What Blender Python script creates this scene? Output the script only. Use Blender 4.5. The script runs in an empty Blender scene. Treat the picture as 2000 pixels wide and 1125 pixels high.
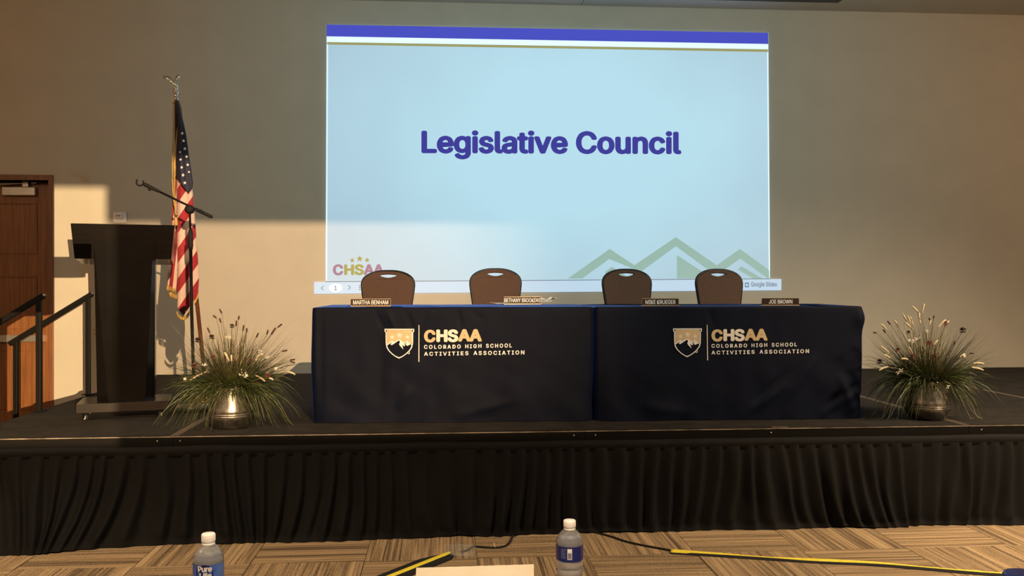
import bpy, bmesh, math, random
from mathutils import Vector, Matrix, noise
random.seed(7)
C = bpy.context.scene.collection
sc = bpy.context.scene
S = 0.61            # stage height
YW = 4.0            # stage wall plane
PI = math.pi

# ------------------------------------------------------------------ camera
F, CYP, YAW, PIT, ROL = 1744.2, 554.5, .0749, -.001, -.0012
CAM = Vector((1.597, -5.385, 1.509))
fw = Vector((math.sin(YAW)*math.cos(PIT), math.cos(YAW)*math.cos(PIT), math.sin(PIT)))
r0 = Vector((math.cos(YAW), -math.sin(YAW), 0)); u0 = r0.cross(fw)
RT = r0*math.cos(ROL)+u0*math.sin(ROL); UP = -r0*math.sin(ROL)+u0*math.cos(ROL)
cam = bpy.data.cameras.new('camera'); co = bpy.data.objects.new('camera', cam); C.objects.link(co)
cam.sensor_width = 36; cam.lens = F/2000*36; cam.shift_y = -(562.5-CYP)/2000
cam.clip_start = .05; cam.clip_end = 100
m = Matrix.Identity(4)
for i in range(3):
    m[i][0] = RT[i]; m[i][1] = UP[i]; m[i][2] = -fw[i]; m[i][3] = CAM[i]
co.matrix_world = m
sc.camera = co

def ray(x, y): return fw + RT*((x-1000)/F) - UP*((y-CYP)/F)
def atY(x, y, Y): d = ray(x, y); return CAM + d*((Y-CAM.y)/d.y)
def atZ(x, y, z): d = ray(x, y); return CAM + d*((z-CAM.z)/d.z)
def atD(x, y, D): return CAM + ray(x, y)*D

# ------------------------------------------------------------------ view, world, lights
sc.view_settings.view_transform = 'Standard'; sc.view_settings.look = 'None'
sc.view_settings.gamma = 1; sc.view_settings.use_curve_mapping = False
sc.view_settings.exposure = 0.0
w = bpy.data.worlds.new('world'); sc.world = w; w.use_nodes = True
w.node_tree.nodes['Background'].inputs[0].default_value = (.9, .75, .6, 1)
w.node_tree.nodes['Background'].inputs[1].default_value = 0.02

def spot(name, loc, aim, power, color, angle, blend, radius):
    l = bpy.data.lights.new(name, 'SPOT'); l.energy = power; l.color = color
    l.spot_size = math.radians(angle); l.spot_blend = blend; l.shadow_soft_size = radius
    o = bpy.data.objects.new(name, l); C.objects.link(o); o.location = loc
    o.rotation_euler = (Vector(aim)-Vector(loc)).to_track_quat('-Z', 'Y').to_euler(); return o
def area(name, loc, aim, power, color, sx, sy):
    l = bpy.data.lights.new(name, 'AREA'); l.energy = power; l.color = color
    l.shape = 'RECTANGLE'; l.size = sx; l.size_y = sy
    o = bpy.data.objects.new(name, l); C.objects.link(o); o.location = loc
    o.rotation_euler = (Vector(aim)-Vector(loc)).to_track_quat('-Z', 'Y').to_euler(); return o
WARM = (1.0, .69, .38); WARM2 = (1.0, .76, .5)
LA = Vector((3.45, -9.8, 3.95)); LB = Vector((3.15, -9.0, 1.75))  # positions of two added beams that make the straight light edges on the wall
spot('added_beam_wide', LA, (-0.2, YW, 1.0), 9000, (1.0, .66, .37), 26, .9, .002)
spot('added_beam_side', LB, (-2.6, YW, 1.2), 12800, (1.0, .70, .38), 20, .25, .002)
# the projector's own cool spill round the slide
spot('projector_spill', (2.75, -3.2, 4.0), (2.75, YW, 3.3), 470, (.42, .90, 1.0), 84, 1, .05)
# recessed warm ceiling lamps over the audience
spot('ceiling_lamp_right', (7.2, -2.6, 4.35), (6.0, -0.2, 0), 3300, WARM2, 92, 1, .3)
spot('ceiling_lamp_left', (-1.2, -3.2, 4.35), (-0.9, -1.4, 0), 1150, WARM2, 90, 1, .2)
spot('table_downlight', (2.1, -5.6, 4.35), (1.75, -3.3, .8), 1000, WARM2, 34, .5, .05)
area('ambient_fill_centre', (2.5, -6.5, 4.35), (2.5, -5.5, 0), 55, WARM2, 5, 1.5)  # unseen area panel added for ambient fill, like the two below
area('ambient_fill_side', (-3.4, -4.0, 4.35), (-3.2, 2, 2.5), 150, (1.0, .62, .36), 1.5, 1.5)  # added fill towards the left wall
area('ambient_fill_far_side', (8.6, -1.0, 4.35), (8.0, 3, 1.5), 105, (1.0, .68, .42), 1.2, 1.2)  # added fill towards the right wall

# ------------------------------------------------------------------ materials
MATS = {}
def mat(name, col, rough=.6, metal=0, **kw):
    if name in MATS: return MATS[name]
    m = bpy.data.materials.new(name); m.use_nodes = True
    b = m.node_tree.nodes['Principled BSDF']
    b.inputs['Base Color'].default_value = (*col, 1); b.inputs['Roughness'].default_value = rough
    b.inputs['Metallic'].default_value = metal
    if max(col) < .03 and not metal: b.inputs['Specular IOR Level'].default_value = .2
    for k, v in kw.items():
        k = k.replace('_', ' ')
        b.inputs[k].default_value = v
    MATS[name] = m; return m
def N(m, t, **kw):
    n = m.node_tree.nodes.new(t)
    for k, v in kw.items(): setattr(n, k, v)
    return n
def L(m, a, b): m.node_tree.links.new(a, b)
def mottle(name, c1, c2, scale=(1, 1, 1), nscale=5, detail=6, rough=.7, bump=.1, bscale=None, coord='Object', metal=0, contrast=(.35, .65), **kw):
    """two-tone noise material with matching bump"""
    if name in MATS: return MATS[name]
    m = mat(name, c1, rough, metal, **kw); b = m.node_tree.nodes['Principled BSDF']
    tc = N(m, 'ShaderNodeTexCoord'); mp = N(m, 'ShaderNodeMapping'); mp.inputs['Scale'].default_value = scale
    L(m, tc.outputs[coord], mp.inputs[0])
    nz = N(m, 'ShaderNodeTexNoise'); nz.inputs['Scale'].default_value = nscale; nz.inputs['Detail'].default_value = detail
    L(m, mp.outputs[0], nz.inputs['Vector'])
    cr = N(m, 'ShaderNodeValToRGB'); L(m, nz.outputs['Fac'], cr.inputs[0])
    cr.color_ramp.elements[0].position = contrast[0]; cr.color_ramp.elements[1].position = contrast[1]
    cr.color_ramp.elements[0].color = (*c1, 1); cr.color_ramp.elements[1].color = (*c2, 1)
    L(m, cr.outputs[0], b.inputs['Base Color'])
    if bump:
        n2 = N(m, 'ShaderNodeTexNoise'); n2.inputs['Scale'].default_value = bscale or nscale*4; n2.inputs['Detail'].default_value = 4
        L(m, mp.outputs[0], n2.inputs['Vector'])
        bp = N(m, 'ShaderNodeBump'); bp.inputs['Strength'].default_value = bump; bp.inputs['Distance'].default_value = .01
        L(m, n2.outputs['Fac'], bp.inputs['Height']); L(m, bp.outputs[0], b.inputs['Normal'])
    return m
def emis(name, col, strength=1.0, base=(.5, .5, .5)):
    if name in MATS: return MATS[name]
    m = mat(name, base, .85); b = m.node_tree.nodes['Principled BSDF']
    b.inputs['Emission Color'].default_value = (*col, 1); b.inputs['Emission Strength'].default_value = strength
    return m
def srgb(r, g, b): return tuple(((c/255)/12.92 if c/255 <= .04045 else ((c/255+.055)/1.055)**2.4) for c in (r, g, b))

M_wall = mottle('wall_paint', (.50, .46, .38), (.53, .485, .40), nscale=3, bscale=260, bump=.12, rough=.85)
M_ceil = mottle('ceiling_paint', (.62, .62, .58), (.65, .65, .6), nscale=2, bscale=200, bump=.05, rough=.9)
M_wood = mottle('stained_wood', (.17, .062, .018), (.26, .10, .03), scale=(14, 14, .7), nscale=3, bump=.06, rough=.42)
M_wood2 = mottle('frame_wood', (.15, .055, .022), (.22, .085, .034), scale=(14, 14, .7), nscale=3, bump=.06, rough=.45)
M_steel = mottle('brushed_steel', (.50, .48, .45), (.62, .6, .56), scale=(2, 2, 60), nscale=4, bump=.02, rough=.35, metal=.9)
M_chrome = mat('chrome', (.8, .8, .78), .12, 1)
M_black = mat('black_painted_metal', (.006, .0055, .005), .5)
M_black.node_tree.nodes['Principled BSDF'].inputs['Specular IOR Level'].default_value = .07
M_rubber = mat('black_rubber', (.012, .012, .012), .7)
M_deck = mottle('black_stage_carpet', (.013, .0108, .009), (.024, .020, .0165), nscale=9, bscale=900, bump=.5, rough=.9)
M_trim = mottle('worn_black_edge', (.018, .015, .012), (.05, .042, .034), nscale=24, bump=.1, rough=.5, metal=.4)
M_lip = mottle('worn_lip', (.07, .055, .04), (.30, .24, .18), nscale=9, bump=.1, rough=.5)
M_trimtan = mottle('worn_tan_edge', (.06, .045, .032), (.11, .085, .06), scale=(1, .2, 1), nscale=30, bump=.15, rough=.6)
M_skirt = mottle('black_skirt_fabric', (.0014, .0011, .0009), (.0024, .0019, .0015), nscale=30, bscale=700, bump=.25, rough=.78)
M_navy = mottle('navy_table_fabric', (.0010, .0021, .0075), (.0014, .0030, .0100), nscale=6, bscale=900, bump=.15, rough=.62, Specular_IOR_Level=.1)
M_navy.node_tree.nodes['Principled BSDF'].inputs['Sheen Weight'].default_value = .55
M_navy.node_tree.nodes['Principled BSDF'].inputs['Sheen Roughness'].default_value = .3
M_navy.node_tree.nodes['Principled BSDF'].inputs['Sheen Tint'].default_value = (.06, .16, .8, 1)  # blue sheen stands in for slide light grazing the table tops
M_brown = mottle('brown_chair_fabric', (.055, .027, .016), (.075, .037, .022), nscale=160, bscale=500, bump=.3, rough=.85)
M_gold = mat('gold_print', (.46, .33, .18), .6)
M_cream = mat('cream_print', (.58, .52, .45), .6)
M_white = mat('white_print', (.62, .60, .58), .6)

# ------------------------------------------------------------------ object helpers
def link(o, parent=None):
    C.objects.link(o)
    if parent: o.parent = parent
    return o
def thing(name, label, cat, loc=(0, 0, 0), rz=0, group=None):
    o = bpy.data.objects.new(name, None); o.empty_display_size = .1; link(o)
    o.location = loc; o.rotation_euler = (0, 0, rz); o['label'] = label; o['category'] = cat
    if group: o['group'] = group
    return o
def tag(o, label, cat, group=None):
    o['label'] = label; o['category'] = cat
    if group: o['group'] = group
    return o
def meshobj(name, verts, faces, mt, parent=None, smooth=False):
    me = bpy.data.meshes.new(name); me.from_pydata([tuple(v) for v in verts], [], faces); me.materials.append(mt)
    if smooth: me.polygons.foreach_set('use_smooth', [True]*len(me.polygons))
    me.update(); return link(bpy.data.objects.new(name, me), parent)
def bmobj(name, bm, mt, parent=None, smooth=False):
    me = bpy.data.meshes.new(name); bmesh.ops.recalc_face_normals(bm, faces=bm.faces)
    if smooth:
        for f in bm.faces: f.smooth = True
    bm.to_mesh(me); bm.free()
    me.materials.append(mt); return link(bpy.data.objects.new(name, me), parent)
def add_box(bm, x0, x1, y0, y1, z0, z1, M=None, bevel=0):
    vs = [bm.verts.new((x, y, z)) for x in (x0, x1) for y in (y0, y1) for z in (z0, z1)]
    fs = [bm.faces.new([vs[i] for i in f]) for f in ((0, 1, 3, 2), (4, 6, 7, 5), (0, 4, 5, 1), (2, 3, 7, 6), (0, 2, 6, 4), (1, 5, 7, 3))]
    if bevel:
        es = list({e for f in fs for e in f.edges})
        r = bmesh.ops.bevel(bm, geom=es, offset=bevel, segments=2, affect='EDGES', profile=.5)
        vs = list({v for f in r['faces'] for v in f.verts} | {v for v in vs if v.is_valid})
    if M is not None:
        for v in vs:
            if v.is_valid: v.co = M @ v.co
    return vs
def box(name, x0, x1, y0, y1, z0, z1, mt, parent=None, bevel=.004):
    bm = bmesh.new(); add_box(bm, x0, x1, y0, y1, z0, z1, None, bevel); return bmobj(name, bm, mt, parent)
def add_lathe(bm, prof, seg=32, M=None, cap=True):
    M = M or Matrix.Identity(4); rings = []
    for r, z in prof:
        rings.append([bm.verts.new(M @ Vector((r*math.cos(2*PI*i/seg), r*math.sin(2*PI*i/seg), z))) for i in range(seg)])
    for a, b in zip(rings, rings[1:]):
        for i in range(seg):
            bm.faces.new((a[i], a[(i+1) % seg], b[(i+1) % seg], b[i]))
    if cap:
        if prof[0][0] > 1e-5: bm.faces.new(rings[0][::-1])
        if prof[-1][0] > 1e-5: bm.faces.new(rings[-1])
def lathe(name, prof, mt, parent=None, seg=32, M=None, cap=True):
    bm = bmesh.new(); add_lathe(bm, prof, seg, M, cap); return bmobj(name, bm, mt, parent, True)
def add_tube(bm, pts, rad, seg=10, closed=False):
    pts = [Vector(p) for p in pts]; n = len(pts)
    rads = rad if isinstance(rad, (list, tuple)) else [rad]*n
    rings = []; prevn = None
    for i, p in enumerate(pts):
        if closed: t = (pts[(i+1) % n]-pts[i-1]).normalized()
        else: t = (pts[min(i+1, n-1)]-pts[max(i-1, 0)]).normalized()
        if prevn is None:
            a = Vector((0, 0, 1)) if abs(t.z) < .9 else Vector((0, 1, 0)); nn = t.cross(a).normalized()
        else: nn = (prevn - t*prevn.dot(t)).normalized()
        prevn = nn; b = t.cross(nn)
        rings.append([bm.verts.new(p + (nn*math.cos(2*PI*k/seg)+b*math.sin(2*PI*k/seg))*rads[i]) for k in range(seg)])
    rng = range(n) if closed else range(n-1)
    for i in rng:
        a = rings[i]; b = rings[(i+1) % n]
        for k in range(seg): bm.faces.new((a[k], a[(k+1) % seg], b[(k+1) % seg], b[k]))
    if not closed: bm.faces.new(rings[0][::-1]); bm.faces.new(rings[-1])
def tube(name, pts, rad, mt, parent=None, seg=10, closed=False):
    bm = bmesh.new(); add_tube(bm, pts, rad, seg, closed); return bmobj(name, bm, mt, parent, True)
def smooth_path(pts, k=6):
    pts = [Vector(p) for p in pts]; out = []
    for i in range(len(pts)-1):
        p0 = pts[max(i-1, 0)]; p1 = pts[i]; p2 = pts[i+1]; p3 = pts[min(i+2, len(pts)-1)]
        for j in range(k):
            t = j/k
            out.append(.5*((2*p1)+(p2-p0)*t+(2*p0-5*p1+4*p2-p3)*t*t+(3*p1-p0-3*p2+p3)*t**3))
    out.append(pts[-1]); return out
def copy_tree(o, parent=None):
    c = o.copy(); C.objects.link(c)
    if parent: c.parent = parent
    for ch in list(o.children): copy_tree(ch, c)
    return c
# flat print: closed outlines (even-odd filled) or text, every vertex sent through a mapping function
def fill_mesh(loops):
    cu = bpy.data.curves.new('outline', 'CURVE'); cu.dimensions = '2D'; cu.fill_mode = 'BOTH'
    for lp in loops:
        sp = cu.splines.new('POLY'); sp.points.add(len(lp)-1); sp.use_cyclic_u = True
        for p, q in zip(sp.points, lp): p.co = (q[0], q[1], 0, 1)
    return curve_mesh(cu)
def curve_mesh(cu):
    o = bpy.data.objects.new('tmp', cu); C.objects.link(o); bpy.context.view_layer.update()
    me = bpy.data.meshes.new_from_object(o.evaluated_get(bpy.context.evaluated_depsgraph_get()))
    bpy.data.objects.remove(o); bpy.data.curves.remove(cu); return me
try:   # the sans serif that ships inside Blender; its built-in font serves if it is missing
    FONT = bpy.data.fonts.load(bpy.utils.system_resource('DATAFILES', path='fonts')+'/Inter.woff2')
except Exception:
    FONT = None
def text_mesh(s, bold=0.0, spacing=1.0, bbox=None):
    cu = bpy.data.curves.new('text', 'FONT'); cu.body = s; cu.size = 1; cu.space_character = spacing
    cu.resolution_u = 3
    if FONT: cu.font = FONT
    me = curve_mesh(cu)
    if bold:
        bm = bmesh.new()
        for k, (dx, dy) in enumerate([(0, 0)]+[(math.cos(a*PI/4)*bold, math.sin(a*PI/4)*bold*.75) for a in range(8)]):
            q = me.copy()
            for v in q.vertices: v.co.x += dx; v.co.y += dy; v.co.z = k*.00004
            bm.from_mesh(q); bpy.data.meshes.remove(q)
        bm.to_mesh(me); bm.free()
    if bbox:
        xs = [v.co.x for v in me.vertices]; ys = [v.co.y for v in me.vertices]
        x0, x1, y0, y1 = min(xs), max(xs), min(ys), max(ys)
        for v in me.vertices:
            v.co.x = bbox[0]+(v.co.x-x0)/(x1-x0)*(bbox[1]-bbox[0]); v.co.y = bbox[2]+(v.co.y-y0)/(y1-y0)*(bbox[3]-bbox[2])
    return me
def put(name, meshes, fn, mt, parent, sub=0, back=None):
    """join the meshes, map them with fn(x, y) -> point, give them a slight thickness with back(x, y)"""
    bm = bmesh.new()
    for me in (meshes if isinstance(meshes, list) else [meshes]):
        bm.from_mesh(me); bpy.data.meshes.remove(me)
    if sub:
        bmesh.ops.triangulate(bm, faces=bm.faces)
        bmesh.ops.subdivide_edges(bm, edges=bm.edges, cuts=sub, use_grid_fill=True)
    for v in bm.verts: dz = v.co.z; v.co = fn(v.co.x, v.co.y); v.co.y -= dz
    me = bpy.data.meshes.new(name); bm.to_mesh(me); bm.free(); me.materials.clear(); me.materials.append(mt)
    return link(bpy.data.objects.new(name, me), parent)
def star(cx, cy, r, inner=.42, rot=0, sgn=1):
    return [(cx+(r if k % 2 == 0 else r*inner)*math.sin(rot+k*PI/5), cy+sgn*(r if k % 2 == 0 else r*inner)*math.cos(rot+k*PI/5)) for k in range(10)]
def rect(x0, x1, y0, y1): return [(x0, y0), (x1, y0), (x1, y1), (x0, y1)]
def circ(cx, cy, r, n=28, ry=None): return [(cx+r*math.cos(2*PI*k/n), cy+(ry or r)*math.sin(2*PI*k/n)) for k in range(n)]

# ------------------------------------------------------------------ setting: room shell
XL0, XR0, YR0, ZC = -4.6, 10.2, -12.0, 4.45
def struct(o): o['kind'] = 'structure'; return o
DX0, DX1, DZ = -3.45, -2.405, 2.555      # door opening
bm = bmesh.new()
add_box(bm, XL0, DX0, YW, YW+.3, -.02, ZC); add_box(bm, DX1, XR0, YW, YW+.3, -.02, ZC); add_box(bm, DX0, DX1, YW, YW+.3, DZ, ZC)
struct(bmobj('wall_front', bm, M_wall))
for nm, a in (('wall_left', (XL0-.2, XL0, YR0, YW+.3, -.02, ZC)), ('wall_right', (XR0, XR0+.2, YR0, YW+.3, -.02, ZC)), ('wall_rear', (XL0, XR0, YR0-.2, YR0, -.02, ZC))):
    struct(box(nm, *a, M_wall, bevel=0))
ceil = struct(box('ceiling', XL0, XR0, YR0, YW+.3, ZC, ZC+.15, M_ceil, bevel=0))
# faint joint between two ceiling boards and a dark slot for a roll-down screen
box('joint', 3.035, 3.041, 2.6, YW-.002, ZC-.0015, ZC+.001, mat('grey_joint_filler', (.16, .16, .15), .9), ceil, 0)

# carpet material: streaky broadloom squares
def carpet():
    m = mat('striped_carpet', (.3, .2, .1), .95); b = m.node_tree.nodes['Principled BSDF']
    tc = N(m, 'ShaderNodeTexCoord'); oi = N(m, 'ShaderNodeObjectInfo')
    ad = N(m, 'ShaderNodeVectorMath', operation='MULTIPLY_ADD'); cmb = N(m, 'ShaderNodeCombineXYZ')
    for k in range(3): L(m, oi.outputs['Random'], cmb.inputs[k])
    ad.inputs[1].default_value = (37, 53, 11); L(m, cmb.outputs[0], ad.inputs[0]); L(m, tc.outputs['Object'], ad.inputs[2])
    def nz(sc, n, d=5):
        mp = N(m, 'ShaderNodeMapping'); mp.inputs['Scale'].default_value = sc; L(m, ad.outputs[0], mp.inputs[0])
        t = N(m, 'ShaderNodeTexNoise'); t.inputs['Scale'].default_value = n; t.inputs['Detail'].default_value = d; L(m, mp.outputs[0], t.inputs['Vector']); return t.outputs['Fac']
    a = nz((.7, 60, 1), 1.0, 2); c = nz((2.5, 170, 1), 1.0, 2); e = nz((1, 1, 1), 230, 3); g = nz((.2, 14, 1), 1.0, 2)
    def mix(x, y, f):
        n = N(m, 'ShaderNodeMix'); n.data_type = 'FLOAT'; n.inputs[0].default_value = f; L(m, x, n.inputs[2]); L(m, y, n.inputs[3]); return n.outputs[0]
    s = mix(mix(mix(a, c, .42), g, .25), e, .30)
    cr = N(m, 'ShaderNodeValToRGB'); L(m, s, cr.inputs[0])
    el = cr.color_ramp.elements; el[0].position = .425; el[0].color = (.070, .043, .021, 1); el[1].position = .575; el[1].color = (.44, .305, .165, 1)
    q = el.new(.5); q.color = (.25, .168, .088, 1); L(m, cr.outputs[0], b.inputs['Base Color'])
    bp = N(m, 'ShaderNodeBump'); bp.inputs['Strength'].default_value = .5; bp.inputs['Distance'].default_value = .006
    L(m, mix(c, e, .5), bp.inputs['Height']); L(m, bp.outputs[0], b.inputs['Normal']); return m
M_carpet = carpet()
floor = struct(box('floor', XL0, XR0, YR0, YW+.3, -.15, -.008, M_carpet, bevel=0))
T = .61; g = .0015
bm = bmesh.new(); add_box(bm, -T/2+g, T/2-g, -T/2+g, T/2-g, -.008, 0, None, .0015); tile0 = None
for i in range(-5, 14):
    for j in range(-7, 2):
        if tile0 is None: o = tile0 = bmobj('carpet_tile', bm, M_carpet, floor)
        else: o = tile0.copy(); C.objects.link(o)
        o.location = (.55+T*i+T/2, -.49+T*j+T/2, random.uniform(-.0004, .0004)); o.rotation_euler = (0, 0, PI/2 if (i+j) % 2 else 0)

# door
door = struct(thing('door_1', 'tall brown wooden exit door left of the stage behind the handrails', 'door', (0, 0, 0)))
del door['category'], door['label']
DY = YW+.165
def wp(x, y, Y=YW): return atY(x, y, Y)
zt = wp(70, 398, DY).z; z2 = wp(40, 498, DY).z; z3 = wp(40, 541, DY).z; z4 = wp(40, 645, DY).z; z5 = wp(40, 685, DY).z
xr = wp(75, 450, DY).x; xl = DX0+.17
leaf = box('door_leaf', DX0+.004, DX1-.004, DY+.008, DY+.05, .01, DZ-.01, M_wood, door, 0)
zs = [(z2, zt), (z4, z3), (.2, z5)]
k = 0
edges = [.01, .2, z5, z4, z3, z2, zt, DZ-.01]
box('stile', DX0+.004, xl, DY-.004, DY+.008, .01, DZ-.01, M_wood, door, .002)
box('stile', xr, DX1-.004, DY-.004, DY+.008, .01, DZ-.01, M_wood, door, .002)
for a, b in ((.01, .2), (z5, z4), (z3, z2), (zt, DZ-.01)): box('rail', xl+.001, xr-.001, DY-.004, DY+.008, a, b, M_wood, door, .002)
for a, b in zs: box('panel', xl+.012, xr-.012, DY-.001, DY+.008, a+.012, b-.012, M_wood, door, .003)
# jamb and casing
bm = bmesh.new()
add_box(bm, DX1-.003, wp(105, 500).x, YW-.018, YW+.22, 0, wp(105, 342).z, None, .003)
add_box(bm, DX0-.05, DX0+.003, YW-.018, YW+.22, 0, wp(105, 342).z, None, .003)
add_box(bm, DX0+.003, DX1-.003, YW-.018, YW+.22, DZ, wp(105, 342).z, None, .003)
bmobj('door_frame', bm, M_wood2, door)
cl = wp(10, 366, DY); cr_ = wp(74, 383, DY)
closer = box('door_closer', cl.x, cr_.x, DY-.07, DY-.004, cr_.z, cl.z, M_steel, door, .006)
bm = bmesh.new(); zz = cl.z+.04
add_box(bm, cr_.x-.13, cr_.x-.07, DY-.06, DY-.02, cl.z, zz+.03, None, .003)
add_tube(bm, [(cr_.x-.1, DY-.045, zz), (cl.x-.1, DY-.1, zz-.02)], .008); add_box(bm, cr_.x-.05, cr_.x, DY-.04, DY-.005, zz-.005, zz+.012, None, .002)
bmobj('closer_arm', bm, M_steel, closer)
pb = wp(0, 654, DY); pe = wp(88, 667, DY)
bar = box('push_bar', DX0+.05, pe.x, DY-.065, DY-.02, pe.z, pb.z, M_steel, door, .006)
bm = bmesh.new(); add_box(bm, DX0+.03, DX0+.1, DY-.075, DY-.004, pe.z-.01, pb.z+.01, None, .004); add_box(bm, pe.x-.06, pe.x, DY-.03, DY-.004, pe.z, pb.z, None, .004)
add_box(bm, wp(19, 650, DY).x-.02, wp(19, 650, DY).x, DY-.07, DY-.004, pe.z-.003, pb.z+.003, None, .002)
bmobj('bar_mount', bm, M_chrome, bar)

# ------------------------------------------------------------------ stage platform
stage = thing('stage_platform', 'low black carpeted portable stage platform spanning the stage wall', 'stage', (0, 0, 0))
XS = [-1.275, 0, 2.44, 4.88, 6.1, 7.32, 9.2]; YS = [0, 1.83, 3.66]
for j in range(2):
    for i in range(len(XS)-1):
        x0, x1, y0, y1 = XS[i], XS[i+1], YS[j], YS[j+1]
        e = .022
        p = box('deck_panel', x0+e, x1-e, y0+e, y1-e, S-.05, S, M_deck, stage, .002)
        tan = (i == 0 and j == 0)
        def strip(a, b, c, d, mt, nm='edge_trim'):
            return box(nm, a, b, c, d, S-.075, S-.0004, mt, p, .0008)
        strip(x0+.001, x1-.001, y0, y0+e-.001, M_deck if j else M_black)
        if not j: box('front_lip', x0+.001, x1-.001, -.0025, -.0003, S-.006, S-.0008, M_lip, p, .0006)
        strip(x0+.001, x1-.001, y1-e+.001, y1, M_trim if j else M_deck)
        strip(x0+.001, x0+e+(.012 if i in (1, 3) else 0), y0+e, y1-e, M_trimtan if i in (1, 3, 4) else M_deck)
        strip(x1-e-(.012 if i in (0, 2) else 0), x1-.001, y0+e, y1-e, M_trimtan if i in (0, 2, 3) else M_deck)
for x in (-1.2, -.04, .04, 2.40, 2.48, 4.84, 4.92, 6.06, 6.14, 7.28, 7.36, 9.1):
    for y in (.08, 1.79, 3.58):
        tube('stage_leg', [(x, y, 0), (x, y, S-.076)], .02, M_black, stage, 8)
for px in (307, 352, 1121, 1163, 1506, 1917):
    x = atY(px, 850, 0).x
    lathe('bolt_head', [(.0055, 0), (.0055, .002), (.003, .004)], M_chrome, stage, 10, Matrix.Translation((x, 0, S-.028)) @ Matrix.Rotation(PI/2, 4, 'X'))
# small latch at the middle of the front edge
xb = atY(1524, 838, 0).x
bm = bmesh.new(); add_box(bm, xb-.05, xb+.05, -.003, .02, S+.0016, S+.006, None, .001); bmobj('latch_plate', bm, M_trimtan, stage)

# skirt: pleated black curtain around the platform
def pleat(s, v):
    """s metres along the skirt, v 0 top .. 1 bottom -> (shift along, outward)"""
    slant = (noise.noise(Vector((s*.9, 3.3, 0)))*.9 + noise.noise(Vector((s*2.6, 9.1, 0)))*.45)
    sh = .62*slant*v**1.4
    q = s + sh*.55
    ph = q/.098 + 1.3*noise.noise(Vector((q*1.7, 0, 5)))+ .25*noise.noise(Vector((q*9, v*1.5, 2)))
    f = ph-math.floor(ph); k = math.floor(ph)
    r = (noise.noise(Vector((k*3.17, 1.7, .5)))+1)/2
    wv = (f/.72 if f < .72 else (1-f)/.28)
    wv = wv*wv*(3-2*wv)
    amp = (.008 + .042*v**.7*(.15+r*1.2))
    if v > .9: amp *= 1-.65*((v-.9)/.1)
    big = noise.noise(Vector((s*1.1, v*.6, 8)))*.05*v + noise.noise(Vector((s*4.2, v*1.3, 3)))*.03*v
    out = .012 + amp*wv + big + .035*v**3
    return sh, max(out, .006)
GATHER = ((-.66, .60, .42), (.55, .40, .35), (1.75, .3, .35), (3.45, -.45, .40), (4.45, .5, .35), (5.3, -.4, .3), (6.3, .4, .4))
def skirt_mesh(name, path_fn, length, n, parent, flare):
    V = []; Fc = []; rows = 30
    z0 = S-.105
    for j in range(rows+1):
        v = j/rows
        for i in range(n+1):
            s = length*i/n
            sh, out = pleat(s+3.0*flare, v)
            if v > .93: out += (v-.93)/.07*(.012+.03*max(0, noise.noise(Vector((s*5, 4, 4)))))
            z = z0*(1-v) + .004 + .012*max(0, noise.noise(Vector((s*2.2, 7, 7))))*(v > .97)
            V.append(path_fn(s+sh*.5, out, z, v))
    for j in range(rows):
        for i in range(n):
            a = j*(n+1)+i; Fc.append((a, a+1, a+n+2, a+n+1))
    return meshobj(name, V, Fc, M_skirt, parent, True)
skirt = thing('stage_skirt', 'long black pleated fabric skirt hanging from the stage front edge to the carpet', 'curtain', (0, 0, 0))
def pf(s, out, z, v):
    x = -1.30+s
    x += sum(-(x-xc)*kk*max(0, v)**1.7*math.exp(-((x-xc)/ww)**2) for xc, kk, ww in GATHER)
    bulge = .20*v**2*math.exp(-((x+.75)/.42)**2) + .05*v**2*math.exp(-((x-.3)/.5)**2)
    bulge *= (1 if v < 1 else 1)
    return (x, -.006-out-bulge, z)
skirt_mesh('curtain', pf, 10.5, 2300, skirt, 0)
def pl(s, out, z, v): return (-1.28-.012-out*.7, s-.01, z)
skirt_mesh('side_curtain', pl, 3.66, 500, skirt, 1)
# header band with a slight sag
V = []; Fc = []; n = 420
for i in range(n+1):
    x = -1.31+10.5*i/n
    dz = .006*noise.noise(Vector((x*2.3, 0, 0))); dy = .004*noise.noise(Vector((x*6, 1, 0)))+.004*noise.noise(Vector((x*15, 1, 0)))
    for (y, z) in ((-.006, S-.058+dz), (-.016, S-.056+dz), (-.020, S-.085+dz), (-.022, S-.118+dz), (-.012, S-.122+dz), (-.006, S-.118+dz)):
        V.append((x, y-dy if y < -.01 else y, z))
for i in range(n):
    for k in range(5): a = i*6+k; Fc.append((a, a+1, a+7, a+6))
meshobj('header_band', V, Fc, M_skirt, skirt, True)
box('side_header_band', -1.297, -1.277, -.01, 3.66, S-.12, S-.055, M_skirt, skirt, .004)

# ------------------------------------------------------------------ stairs and handrails at the left
st = thing('stair_unit', 'black portable stage steps going down at the left end of the stage', 'stairs', (-1.30, 0, 0))
for k, z in enumerate((.46, .31, .16)):
    box('tread', -.30*(k+1), -.30*k-.004, 1.145, 2.015, z-.03, z, M_deck, st, .004)
    lathe('bolt_head', [(.006, 0), (.006, .002), (.003, .004)], M_chrome, st, 10, Matrix.Translation((-.30*k-.23, 1.3, z)))
for y in (1.162, 1.998):
    bm = bmesh.new()
    vs = [(-.92, 0), (-.86, 0), (0, .44), (0, .50), (-.04, .50), (-.92, .06)]
    a = [bm.verts.new((x, y-.015, z)) for x, z in vs]; b = [bm.verts.new((x, y+.015, z)) for x, z in vs]
    bm.faces.new(a); bm.faces.new(b[::-1])
    for i in range(6): bm.faces.new((a[i], a[(i+1) % 6], b[(i+1) % 6], b[i]))
    bmobj('stringer', bm, M_black, st)
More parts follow.
